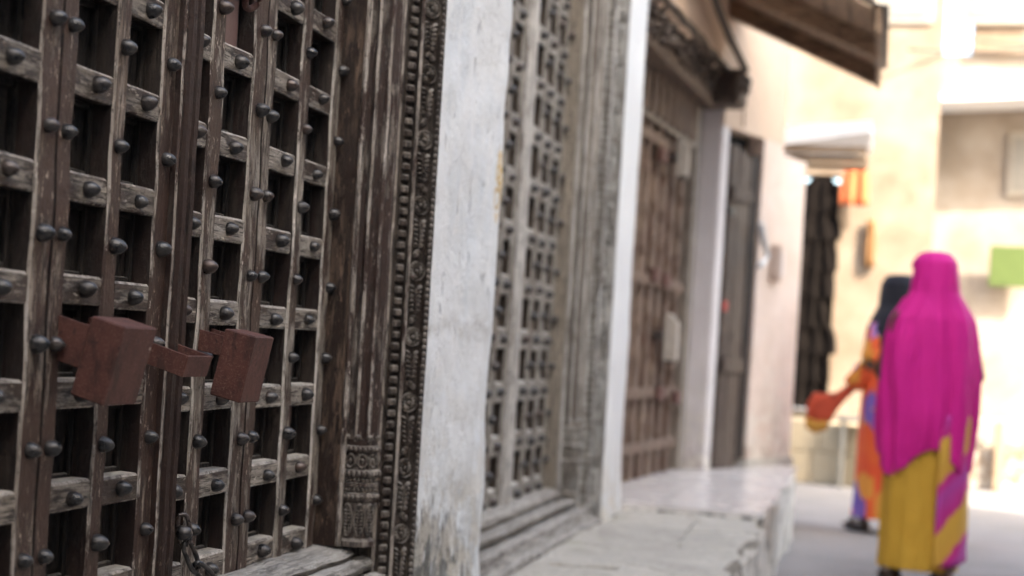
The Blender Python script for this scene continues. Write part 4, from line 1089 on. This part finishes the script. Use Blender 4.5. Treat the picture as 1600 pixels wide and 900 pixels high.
# woman in magenta: seen from behind, walking away, face turned to the left
W1 = thing('person', 'person in a long magenta veil and mustard wrap walking away down the lane', 'person', (1.345, 7.02, .0), R(18))
W1.scale = (.965, .965, .965)
s1 = 1.0
body(W1, s1, M['skin'], [((-.165, -.01, 1.31), (-.22, .06, 1.05), (-.10, .20, .93), (.6, .5, .1), (0, .2, 1)), ((.165, -.01, 1.31), (.24, .0, 1.05), (.17, .14, .86), (-.2, .5, -.6), (1, 0, .2))],
     [((-.085, 0, .86), (-.09, .10, .47), (-.085, .10, .09)), ((.085, 0, .86), (.09, .02, .47), (.10, -.12, .11))], R(48))
fa = R(90 + 48)   # facing angle of the head
def veil_hole(z, a): 
    d = (a - fa + PI) % (2 * PI) - PI
    return 1.43 < z < 1.585 and abs(d) < R(44)
loft('veil', [(0, .02, 1.650, .03, .035, 0), (0, .02, 1.640, .070, .085, .1), (0, .02, 1.60, .100, .122, .15), (0, .018, 1.53, .110, .130, .2), (0, .012, 1.45, .120, .128, .4), (0, .005, 1.385, .158, .135, .6), (0, 0, 1.32, .200, .150, .8), (0, .0, 1.22, .222, .165, 1),
              (.005, .0, 1.05, .232, .180, 1.2), (.005, 0, .88, .228, .188, 1.5), (0, .0, .76, .218, .182, 1.8), (0, 0, .66, .205, .172, 2.1)], 96, M['magenta'], W1, 6, .105, 3.0, veil_hole, .006,
     lambda a, z: -.06 * max(0, math.cos(a - R(205))) ** 2 * max(0, (1.0 - z)) / .34 + .05 * math.sin(a * 3 + .6) * max(0, (.9 - z)) / .24 - .07 * max(0, math.cos(a - R(-20))) ** 3 * max(0, (1.0 - z)) / .34)
loft('wrap_skirt', [(0, 0, .98, .175, .135, .3), (0, .005, .80, .195, .155, .7), (0, .01, .60, .190, .150, 1), (0, .01, .40, .186, .150, 1.2), (0, .012, .22, .184, .155, 1.4), (0, .015, .10, .188, .160, 1.6)], 64, M['yellow'], W1, 8, .055, 9.0)
# printed end of the wrap hanging over the right hip
bm = bmesh.new(); n1_, n2_ = 26, 14; V = []
for i in range(n1_ + 1):
    t = i / n1_; row = []
    for k in range(n2_ + 1):
        u = k / n2_; a = R(-88 + 112 * u)
        z = .86 - .74 * t; rx = .214 + .012 * t; ry = .180 + .006 * t
        f_ = 1 + .030 * math.sin(u * 17 + t * 3) + .02 * noise.noise((u * 4, t * 5, 2))
        row.append(bm.verts.new((rx * f_ * math.cos(a), .01 + ry * f_ * math.sin(a), z + .05 * u * t)))
    V.append(row)
for i in range(n1_):
    for k in range(n2_): bm.faces.new((V[i][k], V[i][k + 1], V[i + 1][k + 1], V[i + 1][k]))
o = obj('wrap_end', bm, M['sash'], W1, smooth=True); md = o.modifiers.new('cloth_thickness', 'SOLIDIFY'); md.thickness = .005
o['label'] = 'magenta and yellow printed end of the wrap'
for (x, y, z) in ((-.085, .15, 0), (.10, -.07, .02)):
    bm = bmesh.new(); prism([(.045 * math.cos(a) * (1 - .12 * math.sin(a)), .135 * math.sin(a)) for a in [2 * PI * i / 20 for i in range(20)]], .0, .018, lambda p, q, t: (p + x, q + y - .02, t + z), 1, 0, bm)
    tube(bm, [(x - .045, y + .03, z + .015), (x - .03, y + .045, z + .075), (x, y + .05, z + .085), (x + .03, y + .045, z + .075), (x + .045, y + .03, z + .015)], .010, 6)
    obj('sandal', bm, M['shoe'], W1)
# woman beyond her: black headscarf, orange and purple dress
W2 = thing('person', 'person in a black headscarf and orange purple dress, partly behind the magenta veil', 'person', (1.222, 9.10, 0), R(40))
body(W2, .97, M['skin'], [((-.165, -.01, 1.31), (-.235, -.015, 1.06), (-.27, .14, .88), (-.4, .5, -.4), (1, 0, 0)), ((.165, -.01, 1.31), (.22, -.02, 1.05), (.23, .06, .82), (0, .2, -1), (0, 1, 0))],
     [((-.085, 0, .86), (-.09, .12, .47), (-.085, .14, .09)), ((.085, 0, .86), (.09, .0, .47), (.10, -.16, .12))], R(10))
def scarf_hole(z, a):
    d = (a - R(100) + PI) % (2 * PI) - PI
    return 1.40 < z < 1.54 and abs(d) < R(42)
loft('headscarf', [(0, .02, 1.605, .03, .035, 0), (0, .02, 1.595, .07, .085, .1), (0, .02, 1.55, .098, .12, .15), (0, .018, 1.48, .108, .128, .2), (0, .01, 1.41, .12, .125, .4), (0, 0, 1.34, .17, .14, .7), (0, 0, 1.26, .205, .155, 1), (0, 0, 1.14, .215, .165, 1.3)], 60, M['black'], W2, 8, .06, 5.0, scarf_hole)
loft('dress', [(0, 0, 1.30, .12, .10, .3), (0, 0, 1.26, .19, .135, .4), (0, 0, 1.05, .205, .15, .6), (0, 0, .85, .215, .165, .8), (0, .01, .55, .205, .17, 1.1), (0, .015, .30, .20, .175, 1.3), (0, .02, .10, .205, .185, 1.6)], 64, M['kanga'], W2, 9, .06, 2.0)
for sgn, pts in ((-1, [(-.13, 0, 1.27), (-.175, -.005, 1.17), (-.205, -.01, 1.08), (-.222, .01, 1.02), (-.24, .06, .96), (-.255, .10, .91)]), (1, [(.15, 0, 1.28), (.20, -.01, 1.15), (.22, -.01, 1.0), (.225, .03, .90)])):
    bm = bmesh.new(); tube(bm, pts, .074, 14, False, .058)
    for v in bm.verts: v.co += Vector((noise.noise(v.co * 14), noise.noise(v.co * 14 + Vector((5, 0, 0))), 0)) * .012
    obj('sleeve', bm, M['kanga'], W2, smooth=True)
for (x, y, z) in ((-.083, .19, 0), (.098, -.11, .03)):
    bm = bmesh.new(); prism([(.045 * math.cos(a), .13 * math.sin(a)) for a in [2 * PI * i / 18 for i in range(18)]], .0, .018, lambda p, q, t: (p + x, q + y - .02, t + z), 1, 0, bm)
    tube(bm, [(x - .045, y + .03, z + .015), (x, y + .05, z + .085), (x + .045, y + .03, z + .015)], .010, 6); obj('sandal', bm, M['shoe'], W2)
# what she carries
bg_ = thing('cloth_bag', 'flat red orange cloth bag with a yellow hem held low by the second person', 'bag', (.90, 9.02, .80))
def sack(name, pts, mat, th):
    bm = bmesh.new(); n = len(pts); F = []
    cx = sum(p[0] for p in pts) / n; cz = sum(p[1] for p in pts) / n
    for (k_, y_) in ((.55, -th), (.9, -th * .8), (1, 0), (.9, th * .8), (.55, th)):
        F.append([bm.verts.new((cx + (p[0] - cx) * k_, y_ + .012 * noise.noise((p[0] * 20, p[1] * 20, y_ * 9)), cz + (p[1] - cz) * k_)) for p in pts])
    for a_, b_ in zip(F, F[1:]):
        for i in range(n): bm.faces.new((a_[i], a_[(i + 1) % n], b_[(i + 1) % n], b_[i]))
    bm.faces.new(F[0][::-1]); bm.faces.new(F[-1])
    return obj(name, bm, mat, bg_, smooth=True)
sack('sack', [(.09, .15), (.04, .115), (-.03, .06), (-.10, .045), (-.165, .05), (-.205, -.02), (-.20, -.12), (-.12, -.145), (-.055, -.13), (-.02, -.05), (.04, .03), (.10, .10)], plain('red_orange_cloth', (.50, .075, .036), .8), .035)
sack('yellow_hem', [(-.215, -.10), (-.14, -.125), (-.06, -.115), (-.075, -.18), (-.15, -.205), (-.205, -.175)], plain('yellow_cloth', (.50, .25, .045), .8), .032)
